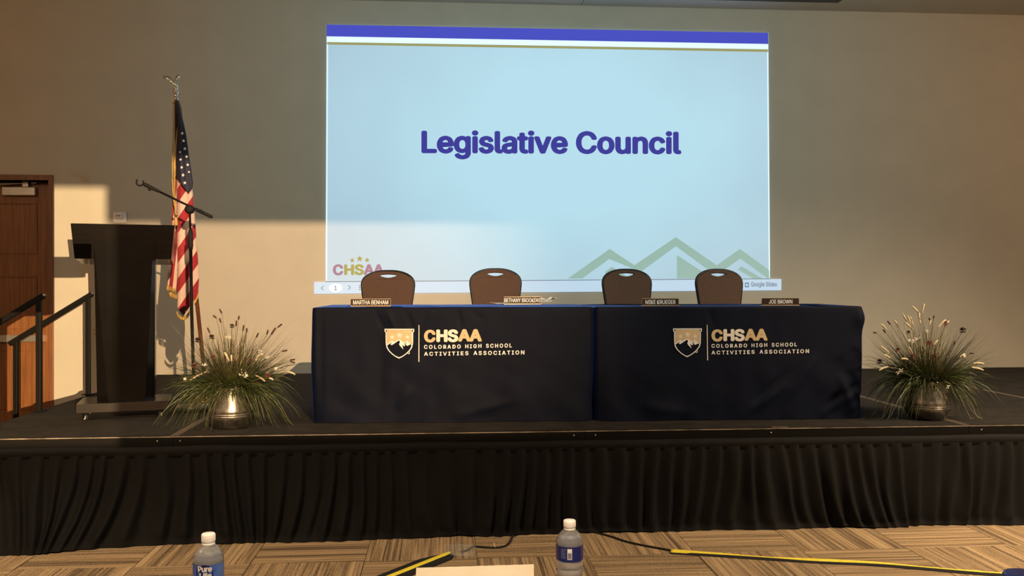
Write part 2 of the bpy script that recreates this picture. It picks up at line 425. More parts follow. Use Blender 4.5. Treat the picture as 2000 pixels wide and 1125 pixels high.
def handrail(Y, topx, topy, lbl):
    t = thing('handrail', lbl, 'handrail', (0, 0, 0), 0, 'handrails of the stage steps')
    p = atY(topx, topy, Y); xt = p.x; zt_ = p.z
    slope = HS
    xlow = xt-.80; zl = zt_-slope*.80
    def sq(a, b, h=.017):
        bm = bmesh.new(); a = Vector(a); b = Vector(b); d = (b-a); M = Matrix.Translation(a) @ d.to_track_quat('Z', 'Y').to_matrix().to_4x4()
        add_box(bm, -h, h, -h, h, 0, d.length, M, .004); return bm
    bmobj('post', sq((xt, Y, S-.02), (xt, Y, zt_-.01)), M_black, t)
    xq = atY(31, 700, Y).x if Y > 1.5 else xlow+.05
    zq = zt_-slope*(xt-xq)
    zf = .002
    bmobj('post', sq((xq, Y, zf), (xq, Y, zq-.01)), M_black, t)
    bmobj('rail', sq((xt+.03, Y, zt_+.03*slope), (xq-.05, Y, zq-.05*slope), .019), M_black, t)
    c = Vector((xt+.03, Y, zt_+.03*slope)); d = Vector((1, 0, slope)).normalized()
    lathe('end_cap', [(.012, 0), (.012, .012), (.004, .02)], M_steel, t, 12, Matrix.Translation(c) @ d.to_track_quat('Z', 'Y').to_matrix().to_4x4())
    for x_, z_ in ((xt, S),): box('foot_plate', x_-.04, x_+.04, Y-.04, Y+.04, z_+.002, z_+.008, M_black, t, .001)
a_ = atY(170, 580, 2.06); b_ = atY(28, 666, 2.06); HS = (a_.z-b_.z)/(a_.x-b_.x)
handrail(2.06, 172, 579, 'black metal handrail of the stage steps nearer the wall, right of the two')
handrail(1.10, 76, 583, 'black metal handrail of the stage steps nearer the audience, left of the two')

# ------------------------------------------------------------------ projected slide on the wall: projector light put into emissive panels
YP = YW-.012
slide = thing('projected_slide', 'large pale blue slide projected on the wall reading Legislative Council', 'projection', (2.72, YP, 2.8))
def wf(dy=0):
    def fn(x, y): p = atY(x, -y, YP-dy); return p-Vector((2.72, YP, 2.8))
    return fn
def slab(name, loops, dy, mt, th=.0):
    return put(name, fill_mesh([[(x, -y) for x, y in lp] for lp in loops]), wf(dy), mt, slide)
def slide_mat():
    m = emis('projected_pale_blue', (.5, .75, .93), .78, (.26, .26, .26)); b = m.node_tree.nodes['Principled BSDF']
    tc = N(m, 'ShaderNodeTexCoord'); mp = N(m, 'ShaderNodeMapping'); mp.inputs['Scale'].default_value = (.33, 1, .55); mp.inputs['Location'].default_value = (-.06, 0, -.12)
    L(m, tc.outputs['Object'], mp.inputs[0]); g = N(m, 'ShaderNodeTexGradient', gradient_type='SPHERICAL'); L(m, mp.outputs[0], g.inputs[0])  # emission brighter mid-slide: the projector's hotspot put into the colour
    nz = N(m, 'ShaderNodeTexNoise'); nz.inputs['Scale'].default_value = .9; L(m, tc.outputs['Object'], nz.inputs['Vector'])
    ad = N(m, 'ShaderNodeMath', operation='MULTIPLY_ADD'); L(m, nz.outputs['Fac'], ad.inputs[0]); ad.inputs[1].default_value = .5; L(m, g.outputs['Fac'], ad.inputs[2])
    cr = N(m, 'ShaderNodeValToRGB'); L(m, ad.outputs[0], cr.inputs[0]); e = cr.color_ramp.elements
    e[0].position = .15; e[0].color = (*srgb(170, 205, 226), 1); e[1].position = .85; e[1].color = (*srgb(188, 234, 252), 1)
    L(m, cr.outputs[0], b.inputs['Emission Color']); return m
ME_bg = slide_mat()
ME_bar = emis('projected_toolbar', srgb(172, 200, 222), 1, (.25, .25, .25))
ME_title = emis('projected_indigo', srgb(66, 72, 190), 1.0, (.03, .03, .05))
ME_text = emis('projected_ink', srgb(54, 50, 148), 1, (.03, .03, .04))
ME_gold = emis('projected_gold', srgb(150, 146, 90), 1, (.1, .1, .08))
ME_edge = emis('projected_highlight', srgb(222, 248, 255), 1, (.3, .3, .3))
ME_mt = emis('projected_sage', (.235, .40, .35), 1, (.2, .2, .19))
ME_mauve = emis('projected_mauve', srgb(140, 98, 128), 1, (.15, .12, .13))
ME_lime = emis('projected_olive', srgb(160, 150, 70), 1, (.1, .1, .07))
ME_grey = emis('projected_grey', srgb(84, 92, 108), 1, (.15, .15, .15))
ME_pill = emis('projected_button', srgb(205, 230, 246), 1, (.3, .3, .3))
bmq = None
def solid_quad(name, q, y0, y1, mt):
    """thin slab whose front outline is the pixel quad q, measured on the wall"""
    bm = bmesh.new(); off = Vector((2.72, YP, 2.8))
    a = [bm.verts.new(atY(x, y, y0)-off) for x, y in q]; b = [bm.verts.new(Vector((v.co.x, y1-YP, v.co.z))) for v in a]
    bm.faces.new(a); bm.faces.new(b[::-1])
    for i in range(4): bm.faces.new((a[i], a[(i+1) % 4], b[(i+1) % 4], b[i]))
    return bmobj(name, bm, mt, slide)
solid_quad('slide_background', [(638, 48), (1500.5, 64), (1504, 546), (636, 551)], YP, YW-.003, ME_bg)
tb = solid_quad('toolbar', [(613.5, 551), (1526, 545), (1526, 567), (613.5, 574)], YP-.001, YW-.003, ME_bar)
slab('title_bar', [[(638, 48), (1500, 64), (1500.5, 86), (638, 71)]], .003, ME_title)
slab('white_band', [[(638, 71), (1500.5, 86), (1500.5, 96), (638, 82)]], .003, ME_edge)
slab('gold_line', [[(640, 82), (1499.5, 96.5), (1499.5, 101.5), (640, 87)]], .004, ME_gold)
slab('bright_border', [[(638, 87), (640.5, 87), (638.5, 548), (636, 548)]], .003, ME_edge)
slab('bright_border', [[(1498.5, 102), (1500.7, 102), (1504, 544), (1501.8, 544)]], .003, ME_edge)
def stext(name, s, bb, mt, dy=.004, bold=0, sp=1.0, skew=0):
    me = text_mesh(s, bold, sp, (bb[0], bb[1], -bb[3], -bb[2]))
    if skew:
        for v in me.vertices: v.co.y -= skew*(v.co.x-bb[0])
    return put(name, me, wf(dy), mt, slide)
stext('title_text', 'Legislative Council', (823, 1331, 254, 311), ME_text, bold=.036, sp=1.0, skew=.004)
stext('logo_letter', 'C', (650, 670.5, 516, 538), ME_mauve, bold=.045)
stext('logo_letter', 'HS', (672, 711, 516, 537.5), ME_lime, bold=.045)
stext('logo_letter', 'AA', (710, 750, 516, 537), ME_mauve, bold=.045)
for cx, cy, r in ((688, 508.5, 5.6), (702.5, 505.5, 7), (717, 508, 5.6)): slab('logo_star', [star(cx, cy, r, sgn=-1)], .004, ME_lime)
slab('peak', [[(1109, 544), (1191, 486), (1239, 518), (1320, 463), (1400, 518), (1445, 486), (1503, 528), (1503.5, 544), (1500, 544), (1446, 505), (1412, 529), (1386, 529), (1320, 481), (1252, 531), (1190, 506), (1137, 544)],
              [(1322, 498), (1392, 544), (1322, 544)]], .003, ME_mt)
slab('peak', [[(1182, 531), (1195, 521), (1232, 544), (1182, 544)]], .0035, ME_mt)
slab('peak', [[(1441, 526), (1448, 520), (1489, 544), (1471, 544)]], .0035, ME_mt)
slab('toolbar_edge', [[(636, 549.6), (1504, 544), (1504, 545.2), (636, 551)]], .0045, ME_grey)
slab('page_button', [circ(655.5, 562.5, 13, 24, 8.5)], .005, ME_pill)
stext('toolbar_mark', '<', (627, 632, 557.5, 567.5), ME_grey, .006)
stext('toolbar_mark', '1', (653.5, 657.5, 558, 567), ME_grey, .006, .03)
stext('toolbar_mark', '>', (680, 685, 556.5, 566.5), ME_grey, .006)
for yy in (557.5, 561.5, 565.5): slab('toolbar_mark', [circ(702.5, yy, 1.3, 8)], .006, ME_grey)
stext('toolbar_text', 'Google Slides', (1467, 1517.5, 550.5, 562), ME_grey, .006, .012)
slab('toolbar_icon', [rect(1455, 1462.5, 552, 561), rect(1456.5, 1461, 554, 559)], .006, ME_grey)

# ceiling slot for the roll-down screen
sl0 = atZ(1330, 0, ZC); sl1 = atZ(1638, 4, ZC)
cs = thing('screen_slot', 'dark long slot with pale rim in the ceiling above the slide', 'ceiling slot', (sl1.x-1.4, sl1.y-.08, ZC))
box('slot_cover', -1.4, 1.39, -.07, .075, -.012, -.001, mat('dark_slot', (.03, .035, .045), .5), cs, .002)
bm = bmesh.new(); add_box(bm, -1.42, 1.41, .075, .09, -.014, -.001, None, .002); add_box(bm, -1.42, 1.41, -.085, -.07, -.014, -.001, None, .002); add_box(bm, 1.39, 1.41, -.07, .075, -.014, -.001, None, .002); add_box(bm, -1.42, -1.4, -.07, .075, -.014, -.001, None, .002)
bmobj('slot_rim', bm, M_steel, cs)

# fire alarm strobe and small outlet on the wall
p0 = atY(222, 414, YW); p1 = atY(249, 436, YW)
al = thing('fire_alarm_strobe', 'white fire alarm strobe on the wall just above the lectern top', 'alarm', ((p0.x+p1.x)/2, YW, (p0.z+p1.z)/2))
Mw = mat('white_plastic', (.66, .63, .60), .4)
wd = (p1.x-p0.x)/2; hh = (p0.z-p1.z)/2
box('housing', -wd, wd, -.035, -.001, -hh, hh, Mw, al, .012)
box('lens', -wd*.5, wd*.5, -.062, -.034, -.01, hh*.62, mat('strobe_lens', (.75, .75, .78), .15), al, .008)
box('lens_slot', -wd*.32, wd*.32, -.067, -.061, hh*.12, hh*.38, mat('lens_slot_red', (.45, .12, .09), .4), al, .001)
p0 = atY(177.5, 637, YW)
ol = thing('wall_outlet', 'small beige outlet plate low on the wall between handrail post and lectern', 'outlet', (p0.x+.035, YW, p0.z-.057))
box('cover_plate', -.035, .035, -.007, -.001, -.057, .057, mat('beige_plastic', (.5, .43, .33), .5), ol, .002)
for z in (-.02, .02): box('socket', -.014, .014, -.009, -.0065, z-.012, z+.012, mat('beige_socket', (.4, .34, .26), .5), ol, .002)
p0 = atY(1905, 719, YW)

# ------------------------------------------------------------------ lectern
Pc = atZ(240, 800, S)
lec = thing('lectern', 'black lectern with wide flared top and tapered column on casters', 'lectern', (0, 0, 0), math.radians(9))
fl = atZ(148, 808, S+.052); fr = atZ(331, 800, S+.052)
mid = (fl+fr)/2; hw = (fr-fl).length/2
lec.location = (mid.x, mid.y, S); lec.rotation_euler = (0, 0, math.atan2(fr.y-fl.y, fr.x-fl.x))
M_lam = mottle('black_brown_laminate', (.0045, .0035, .0030), (.0065, .005, .0042), scale=(2, 2, 20), nscale=4, bump=0, rough=.17)
M_lam.node_tree.nodes['Principled BSDF'].inputs['Specular IOR Level'].default_value = .05
M_lamb = mat('warm_lit_base_laminate', (.014, .010, .008), .25)  # warm light on the base put into a lighter, browner laminate colour
M_lamc = mottle('glossy_column_panel', (.0036, .0030, .0027), (.0048, .0040, .0036), nscale=4, bump=0, rough=.11)
box('base', -hw, hw, 0, .40, .052, .112, M_lamb, lec, .003)
def frustum(bm, b, t):   # b,t: (x0,x1,y0,y1,z)
    vb = [bm.verts.new((x, y, b[4])) for x, y in ((b[0], b[2]), (b[1], b[2]), (b[1], b[3]), (b[0], b[3]))]
    vt = [bm.verts.new((x, y, t[4])) for x, y in ((t[0], t[2]), (t[1], t[2]), (t[1], t[3]), (t[0], t[3]))]
    bm.faces.new(vb[::-1]); bm.faces.new(vt)
    for i in range(4): bm.faces.new((vb[i], vb[(i+1) % 4], vt[(i+1) % 4], vt[i]))
    es = list({e for f in bm.faces for e in f.edges}); bmesh.ops.bevel(bm, geom=es, offset=.003, segments=2, affect='EDGES')
sc_ = hw/(331-148)*2     # metres per pixel at the lectern
def lx(px): return (px-239.5)*sc_
zt2 = .112; ztop = 1.905-S
# column: rear body of constant width and a front panel narrowing towards the base
bm = bmesh.new(); frustum(bm, (lx(183), lx(299), .16, .34, zt2), (lx(181), lx(300), .16, .34, ztop-.05)); bmobj('column', bm, M_lam, lec)
bm = bmesh.new()
zf = ztop-.125
vb = [bm.verts.new(v) for v in ((lx(208), .055, zt2), (lx(281), .055, zt2), (lx(299), .158, zt2), (lx(183), .158, zt2))]
vt = [bm.verts.new(v) for v in ((lx(181.5), .035, zf), (lx(299), .035, zf), (lx(299.5), .158, zf), (lx(181), .158, zf))]
bm.faces.new(vb[::-1]); bm.faces.new(vt)
for i in range(4): bm.faces.new((vb[i], vb[(i+1) % 4], vt[(i+1) % 4], vt[i]))
bmesh.ops.bevel(bm, geom=bm.edges[:], offset=.002, segments=2, affect='EDGES')
bmobj('front_panel', bm, M_lamc, lec)
# top: hollow box with slanted reading surface
bm = bmesh.new()
H1 = ztop; H0 = ztop-.232
front_b = (lx(143), lx(334)); front_t = (lx(136), lx(341))
P = [(front_b[0], .075, H0), (front_b[1], .075, H0), (front_b[1], .50, H0-.03), (front_b[0], .50, H0-.03),
     (front_t[0], .06, H1), (front_t[1], .06, H1), (front_t[1], .56, H1-.13), (front_t[0], .56, H1-.13)]
vs = [bm.verts.new(p) for p in P]
for f in ((3, 2, 1, 0), (4, 5, 6, 7), (0, 1, 5, 4), (1, 2, 6, 5), (2, 3, 7, 6), (3, 0, 4, 7)): bm.faces.new([vs[i] for i in f])
bmesh.ops.bevel(bm, geom=bm.edges[:], offset=.003, segments=2, affect='EDGES')
bmobj('reading_top', bm, M_lam, lec)
box('book_ledge', lx(140), lx(337), .56, .575, H1-.15, H1-.10, M_lam, lec, .002)
M_wheel = mat('pale_wheel_rim', (.62, .58, .52), .4)
for x, y, rz in ((-hw+.055, .035, .5), (hw-.06, .05, -.2), (-hw+.05, .34, .9), (hw-.06, .34, .2)):
    cst = lathe('caster', [(.024, .052), (.024, .048), (.012, .044), (.012, .034)], M_black, lec, 14, Matrix.Translation((x, y, 0)))
    R = Matrix.Translation((x, y, .022)) @ Matrix.Rotation(rz, 4, 'Z')
    bm = bmesh.new()
    add_box(bm, -.012, .012, -.012, .02, .012, .03, R, .002); add_box(bm, -.013, -.011, -.014, .012, -.006, .02, R); add_box(bm, .011, .013, -.014, .012, -.006, .02, R)
    bmobj('fork', bm, M_black, cst)
    Wm = R @ Matrix.Rotation(PI/2, 4, 'Y')
    lathe('tyre', [(.014, -.009), (.022, -.009), (.022, .009), (.014, .009)], M_rubber, cst, 20, Wm)
    lathe('wheel_rim', [(.008, -.0105), (.016, -.0105), (.016, .0105), (.008, .0105)], M_wheel, cst, 20, Wm)

# ------------------------------------------------------------------ microphone stand
mb = atZ(379, 802, S); mb.y += .02
YM = mb.y
mic = thing('microphone_stand', 'black microphone boom stand with empty clip standing beside the lectern', 'microphone stand', (mb.x, mb.y, S))
def ml(px, py, dy=0): p = atY(px, py, YM+dy); return Vector((p.x-mb.x, dy, p.z-S))
M_mbase = mottle('worn_black_base', (.05, .04, .035), (.10, .08, .065), nscale=30, bump=.1, rough=.35)
lathe('base_plate', [(.125, .002), (.128, .012), (.124, .03), (.118, .036), (.02, .042), (.018, .055)], M_mbase, mic, 40)
lathe('base_rim', [(.129, .004), (.134, .010), (.134, .022), (.127, .028)], M_rubber, mic, 40, cap=False)
jt = ml(370.5, 409); top = ml(371, 425); mid2 = ml(374, 600)
tube('lower_tube', [(0, 0, .05), ml(377, 700), mid2, ml(372.5, 480)], .0115, M_black, mic, 14)
tube('clutch', [ml(372.6, 488), ml(372.4, 480), ml(372, 455), ml(371.8, 448)], [.013, .018, .018, .012], M_rubber, mic, 14)
tube('upper_tube', [ml(372, 450), jt], .008, M_chrome if False else M_black, mic, 12)
lathe('swivel_knob', [(.01, -.028), (.03, -.024), (.033, 0), (.03, .022), (.012, .03)], M_rubber, mic, 20, Matrix.Translation(jt) @ Matrix.Rotation(PI/2, 4, 'X'))
a = ml(288, 363, -.05); b = ml(414, 424, .02)
bmn = tube('boom', [a, b], .0075, M_black, mic, 12)
d = (b-a).normalized()
tube('boom_grip', [b-d*.13, b-d*.12, b-d*.005, b+d*.004], [.008, .0125, .0125, .008], M_rubber, mic, 12)
tube('clip_mount', [a-d*.03, a-d*.02, a+d*.07, a+d*.09], [.009, .014, .012, .008], M_rubber, mic, 12)
cc = a-d*.055
arc = [cc+Vector((math.cos(t)*.024, 0, math.sin(t)*.024)) for t in [math.radians(q) for q in range(-230, 40, 15)]]
tube('microphone_clip', arc, .006, M_rubber, mic, 8)
wk = ml(292, 370, -.05); lathe('wing_nut', [(.004, -.012), (.01, -.008), (.01, .008), (.004, .012)], M_rubber, mic, 10, Matrix.Translation(wk) @ Matrix.Rotation(PI/2, 4, 'X'))
# small collar on the counterweight end
tube('boom_collar', [ml(391, 411, .0), ml(396, 416, .0)], .012, M_rubber, mic, 10)

# ------------------------------------------------------------------ flag on its pole
YF = 1.62
fb = atY(404, 781, YF); fb.z = S
flag = thing('flag', 'star-spangled striped flag with gold fringe hanging on a leaning wooden pole', 'flag', (fb.x, YF, S))
def fp(px, py, dy=0): p = atY(px, py, YF+dy); return Vector((p.x-fb.x, dy, p.z-S))
M_pole = mottle('dark_pole_wood', (.10, .035, .015), (.15, .055, .025), scale=(10, 10, 1), nscale=6, bump=.03, rough=.35)
tube('pole', [(0, 0, .03), fp(372, 470), fp(344, 197)], .015, M_pole, flag, 14)
lathe('pole_base', [(.13, .001), (.13, .01), (.11, .022), (.04, .045), (.024, .06), (.022, .14), (.018, .15)], mat('brass', (.45, .30, .10), .3, 1), flag, 36)
pt = fp(343.5, 196); pu = fp(342.5, 174)
lathe('ferrule', [(.016, 0), (.016, .02), (.012, .025), (.013, .05), (.021, .06), (.021, .072), (.01, .08), (.018, .088), (.018, .096), (.006, .104)], M_chrome, flag, 18, Matrix.Translation(pt))
# eagle with raised wings, body leaning to the left
bm = bmesh.new(); e0 = fp(342, 168)
add_tube(bm, smooth_path([e0+Vector((.012, 0, -.03)), e0+Vector((.004, 0, .0)), e0+Vector((-.012, 0, .022)), e0+Vector((-.03, -.004, .034)), e0+Vector((-.05, -.006, .03))], 4), [.004, .009, .013, .016, .019, .021, .022, .022, .021, .018, .015, .014, .013, .011, .009, .006, .003], 8)
for (dx, dy, dz, up) in ((-.075, -.02, .060, .02), (.045, -.025, .070, .05)):
    c0 = e0+Vector((-.005, 0, .025))
    w = [c0+Vector((0, 0, -.012)), c0+Vector((dx*.5, dy*.6, dz*.2-.004)), c0+Vector((dx*1.1, dy*1.2, dz*.5)), c0+Vector((dx*.9, dy, dz*.85)), c0+Vector((dx*.4, dy*.5, dz*.75)), c0+Vector((0, 0, .012))]
    va = [bm.verts.new(p+Vector((0, -.003, 0))) for p in w]; vb = [bm.verts.new(p+Vector((0, .004, 0))) for p in w]
    bm.faces.new(va); bm.faces.new(vb[::-1])
    for i in range(6): bm.faces.new((va[i], va[(i+1) % 6], vb[(i+1) % 6], vb[i]))
bmobj('eagle_finial', bm, mat('pale_silver', (.72, .76, .68), .28, .75), flag, True)

def flag_mat():
    m = mat('striped_flag_cloth', (.5, .5, .5), .75); b = m.node_tree.nodes['Principled BSDF']
    uv = N(m, 'ShaderNodeUVMap'); sp = N(m, 'ShaderNodeSeparateXYZ'); L(m, uv.outputs[0], sp.inputs[0])
    md = N(m, 'ShaderNodeMath', operation='FLOORED_MODULO'); L(m, sp.outputs['Y'], md.inputs[0]); md.inputs[1].default_value = 2
    gt = N(m, 'ShaderNodeMath', operation='GREATER_THAN'); L(m, md.outputs[0], gt.inputs[0]); gt.inputs[1].default_value = 1
    mx = N(m, 'ShaderNodeMix'); mx.data_type = 'RGBA'; L(m, gt.outputs[0], mx.inputs[0])
    mx.inputs[6].default_value = (.30, .008, .018, 1); mx.inputs[7].default_value = (.62, .45, .39, 1)
    L(m, mx.outputs[2], b.inputs['Base Color'])
    b.inputs['Sheen Weight'].default_value = .2
    nz = N(m, 'ShaderNodeTexNoise'); nz.inputs['Scale'].default_value = 24; nz.inputs['Detail'].default_value = 2
    bp = N(m, 'ShaderNodeBump'); bp.inputs['Strength'].default_value = .5; bp.inputs['Distance'].default_value = .012
    tc = N(m, 'ShaderNodeTexCoord'); mp = N(m, 'ShaderNodeMapping'); mp.inputs['Rotation'].default_value = (0, .5, 0); mp.inputs['Scale'].default_value = (.8, .8, 2)
    L(m, tc.outputs['Object'], mp.inputs[0]); L(m, mp.outputs[0], nz.inputs['Vector']); L(m, nz.outputs['Fac'], bp.inputs['Height']); L(m, bp.outputs[0], b.inputs['Normal']); return m
M_flag = flag_mat(); M_canton = mat('navy_flag_cloth', (.008, .010, .035), .7); M_fringe = mottle('gold_fringe', (.38, .24, .05), (.72, .48, .14), scale=(60, 60, 3), nscale=3, bump=.5, rough=.6)
def interp(tab, t):
    for (a, x), (b, y) in zip(tab, tab[1:]):
        if t <= b:
            k = (t-a)/(b-a) if b > a else 0
            return x+(y-x)*k
    return tab[-1][1]
def fold(name, left, right, y0, y1, dep, uvf, mt, waves=1.5, cy=0.0, rows=60, botslope=None):
    """hanging fold: closed wavy cross-sections between a left and right edge (pixel tables), dep = half depth in m"""
    V = []; UVs = []; Fc = []; seg = 36
    for j in range(rows+1):
        py = y0+(y1-y0)*j/rows
        xl_, xr_ = interp(left, py), interp(right, py)
        for i in range(seg):
            th = 2*PI*i/seg
            ca, sa = math.cos(th), math.sin(th)
            px = (xl_+xr_)/2+(xr_-xl_)/2*ca
            q = py
            if botslope and j > rows*.5:
                q = py + botslope(px)*(j/rows-.5)*2
            wob = .35*math.cos(waves*2*PI*(px-xl_)/max(xr_-xl_, 1)+py*.012)
            dd = cy - dep*(sa*(1+wob)) if sa > 0 else cy - dep*sa*.8
            V.append(fp(px, q, dd)); UVs.append((0, uvf(px, q)))
    for j in range(rows):
        for i in range(seg): Fc.append((j*seg+i, j*seg+(i+1) % seg, (j+1)*seg+(i+1) % seg, (j+1)*seg+i))
    Fc.append(tuple(range(seg))[::-1]); Fc.append(tuple(rows*seg+i for i in range(seg)))
    o = meshobj(name, V, Fc, mt, flag, True); uvl = o.data.uv_layers.new(name='UVMap')
    for lp in o.data.loops: uvl.data[lp.index].uv = UVs[lp.vertex_index]
    return o
# front fold with diagonal stripes, from below the canton to the tip
f_t = lambda x, y: (y-.0 + 1.45*(x-346)-516)/29.5 + 1.0    # even interval -> red
fold('striped_fold', [(300, 346), (380, 345), (440, 346), (520, 347), (620, 346)], [(300, 362), (340, 372), (378, 377), (440, 382), (500, 386), (560, 389), (600, 387), (620, 384)], 345, 596, .032, f_t, M_flag, 1.4, -.03,
     botslope=lambda x: 22-abs(x-358)*1.5 if x < 375 else 22-25.5-(x-375)*1.6)
f_l = lambda x, y: (x-322 + .115*(y-566))/7.2 + 1.0
fold('rear_fold', [(300, 341), (380, 337), (440, 334), (500, 328), (560, 326.5), (590, 327)], [(300, 350), (440, 351), (520, 349), (590, 350)], 335, 560, .028, f_l, M_flag, 2.2, .035,
     botslope=lambda x: 2+(x-326)*.35)
fold('canton_fold', [(190, 340), (230, 347.5), (290, 344), (330, 343), (372, 346), (382, 356)], [(190, 347), (215, 354), (230, 356.5), (260, 363), (300, 369), (330, 374), (355, 377), (382, 374)], 196, 364, .036, lambda x, y: 0, M_canton, 1.2, -.062,
     botslope=lambda x: 14-abs(x-368)*1.3)
fold('canton_lining', [(190, 341), (240, 341), (300, 341.5), (345, 340)], [(190, 350), (240, 350), (300, 348), (345, 348)], 199, 345, .02, lambda x, y: 0, M_canton, 1, -.004)
def fr(px, py): return fp(px, py, -.114)
stars = []
for cx, cy, r in ((356, 260.5, 3.6), (358.5, 275, 3.6), (361, 290.5, 3.8), (364.5, 306, 3.6), (352.5, 311.5, 3.2), (355, 327, 3.5), (366.5, 322, 3.4), (357.5, 342, 3.6), (361, 357, 3.8), (351.5, 297, 2.6), (369, 336, 2.8)):
    stars.append(fill_mesh([[(x, -y) for x, y in star(cx, cy, r, rot=.15, sgn=-1)]]))
put('stars', stars, lambda x, y: fr(x, -y), mat('white_stars', (.8, .76, .74), .6), flag)
# gold fringes: heading tape plus hanging threads
def fringe(name, pts, ln, dy, width=None, down=(0, 1)):
    bm = bmesh.new(); P = smooth_path([Vector((x, y, 0)) for x, y in pts], 6)
    for i in range(len(P)-1):
        a, b = P[i], P[i+1]; n = max(1, int((b-a).length/1.1))
        for k in range(n):
            q = a.lerp(b, (k+random.random()*.5)/n); l_ = ln*random.uniform(.85, 1.1)
            p0 = fp(q.x, q.y-1, dy); p1 = fp(q.x+down[0]*l_+random.uniform(-.4, .4), q.y+down[1]*l_, dy-.004)
            add_tube(bm, [p0, (p0+p1)/2+Vector((0, -.004, 0)), p1], [.0028, .003, .0022], 4)
    return bmobj(name, bm, M_fringe, flag, True)
fringe('fringe', [(345.5, 609), (350, 616), (357, 620), (363, 618)], 6.5, -.05)
fringe('fringe', [(363, 618), (369, 609), (372, 602)], 6, -.05, down=(.4, .9))
fringe('fringe', [(380, 588), (384, 580), (388, 572)], 8, -.04, down=(0, 1))
fringe('fringe', [(326, 558), (334, 561), (344, 566)], 8.5, .0)
fringe('fringe', [(331.5, 568), (338, 572), (347, 577)], 11, .03)
fringe('fringe', [(386.5, 487), (385.5, 492), (384, 498)], 6, -.03, down=(-.1, 1))
bm = bmesh.new()
add_tube(bm, [fp(x, y, -.05) for x, y in ((338, 203), (342, 197), (348, 199), (352, 210), (353.5, 218), (351.5, 235), (348, 255), (344.5, 285), (342, 320), (340.5, 360), (340, 400))], [.008, .013, .014, .013, .010, .011, .010, .009, .008, .007, .006], 8)
bmobj('edge_fringe', bm, M_fringe, flag, True)
bm = bmesh.new(); add_tube(bm, smooth_path([fp(338.5, 200, -.05), fp(337.5, 240, -.055), fp(337, 300, -.06), fp(337.5, 370, -.09), fp(343.5, 418, -.11)], 4), .0045, 6)
add_tube(bm, smooth_path([fp(339.5, 200, -.05), fp(339.5, 300, -.07), fp(341, 370, -.1), fp(344, 418, -.11)], 4), .0035, 6)
bmobj('cord', bm, M_fringe, flag, True)
tz = fp(343.8, 417, -.11); lathe('tassel', [(.004, 0), (.011, -.006), (.012, -.018), (.007, -.024), (.011, -.034), (.014, -.085), (.012, -.09)], M_fringe, flag, 14, Matrix.Translation(tz))

# ------------------------------------------------------------------ tables with fitted cloths
HT = .742; DT = .76
def ray_plane(px, py, P0, n):
    d = ray(px, py); return CAM + d*((P0-CAM).dot(n)/d.dot(n))
def perim(Lx, D, r, step=.012):
    out = []
    def side(p, q, n):
        k = max(2, int((q-p).length/step))
        for i in range(k): out.append((p.lerp(q, i/k), n))
    def corner(c, a0):
        for i in range(7):
            a = a0+PI/2*i/7; n = Vector((math.cos(a), math.sin(a))); out.append((c+n*r, n))
    V2 = Vector
    side(V2((r, 0)), V2((Lx-r, 0)), V2((0, -1))); corner(V2((Lx-r, r)), -PI/2)
    side(V2((Lx, r)), V2((Lx, D-r)), V2((1, 0))); corner(V2((Lx-r, D-r)), 0)
    side(V2((Lx-r, D)), V2((r, D)), V2((0, 1))); corner(V2((r, D-r)), PI/2)
    side(V2((0, D-r)), V2((0, r)), V2((-1, 0))); corner(V2((r, r)), PI)
    return out
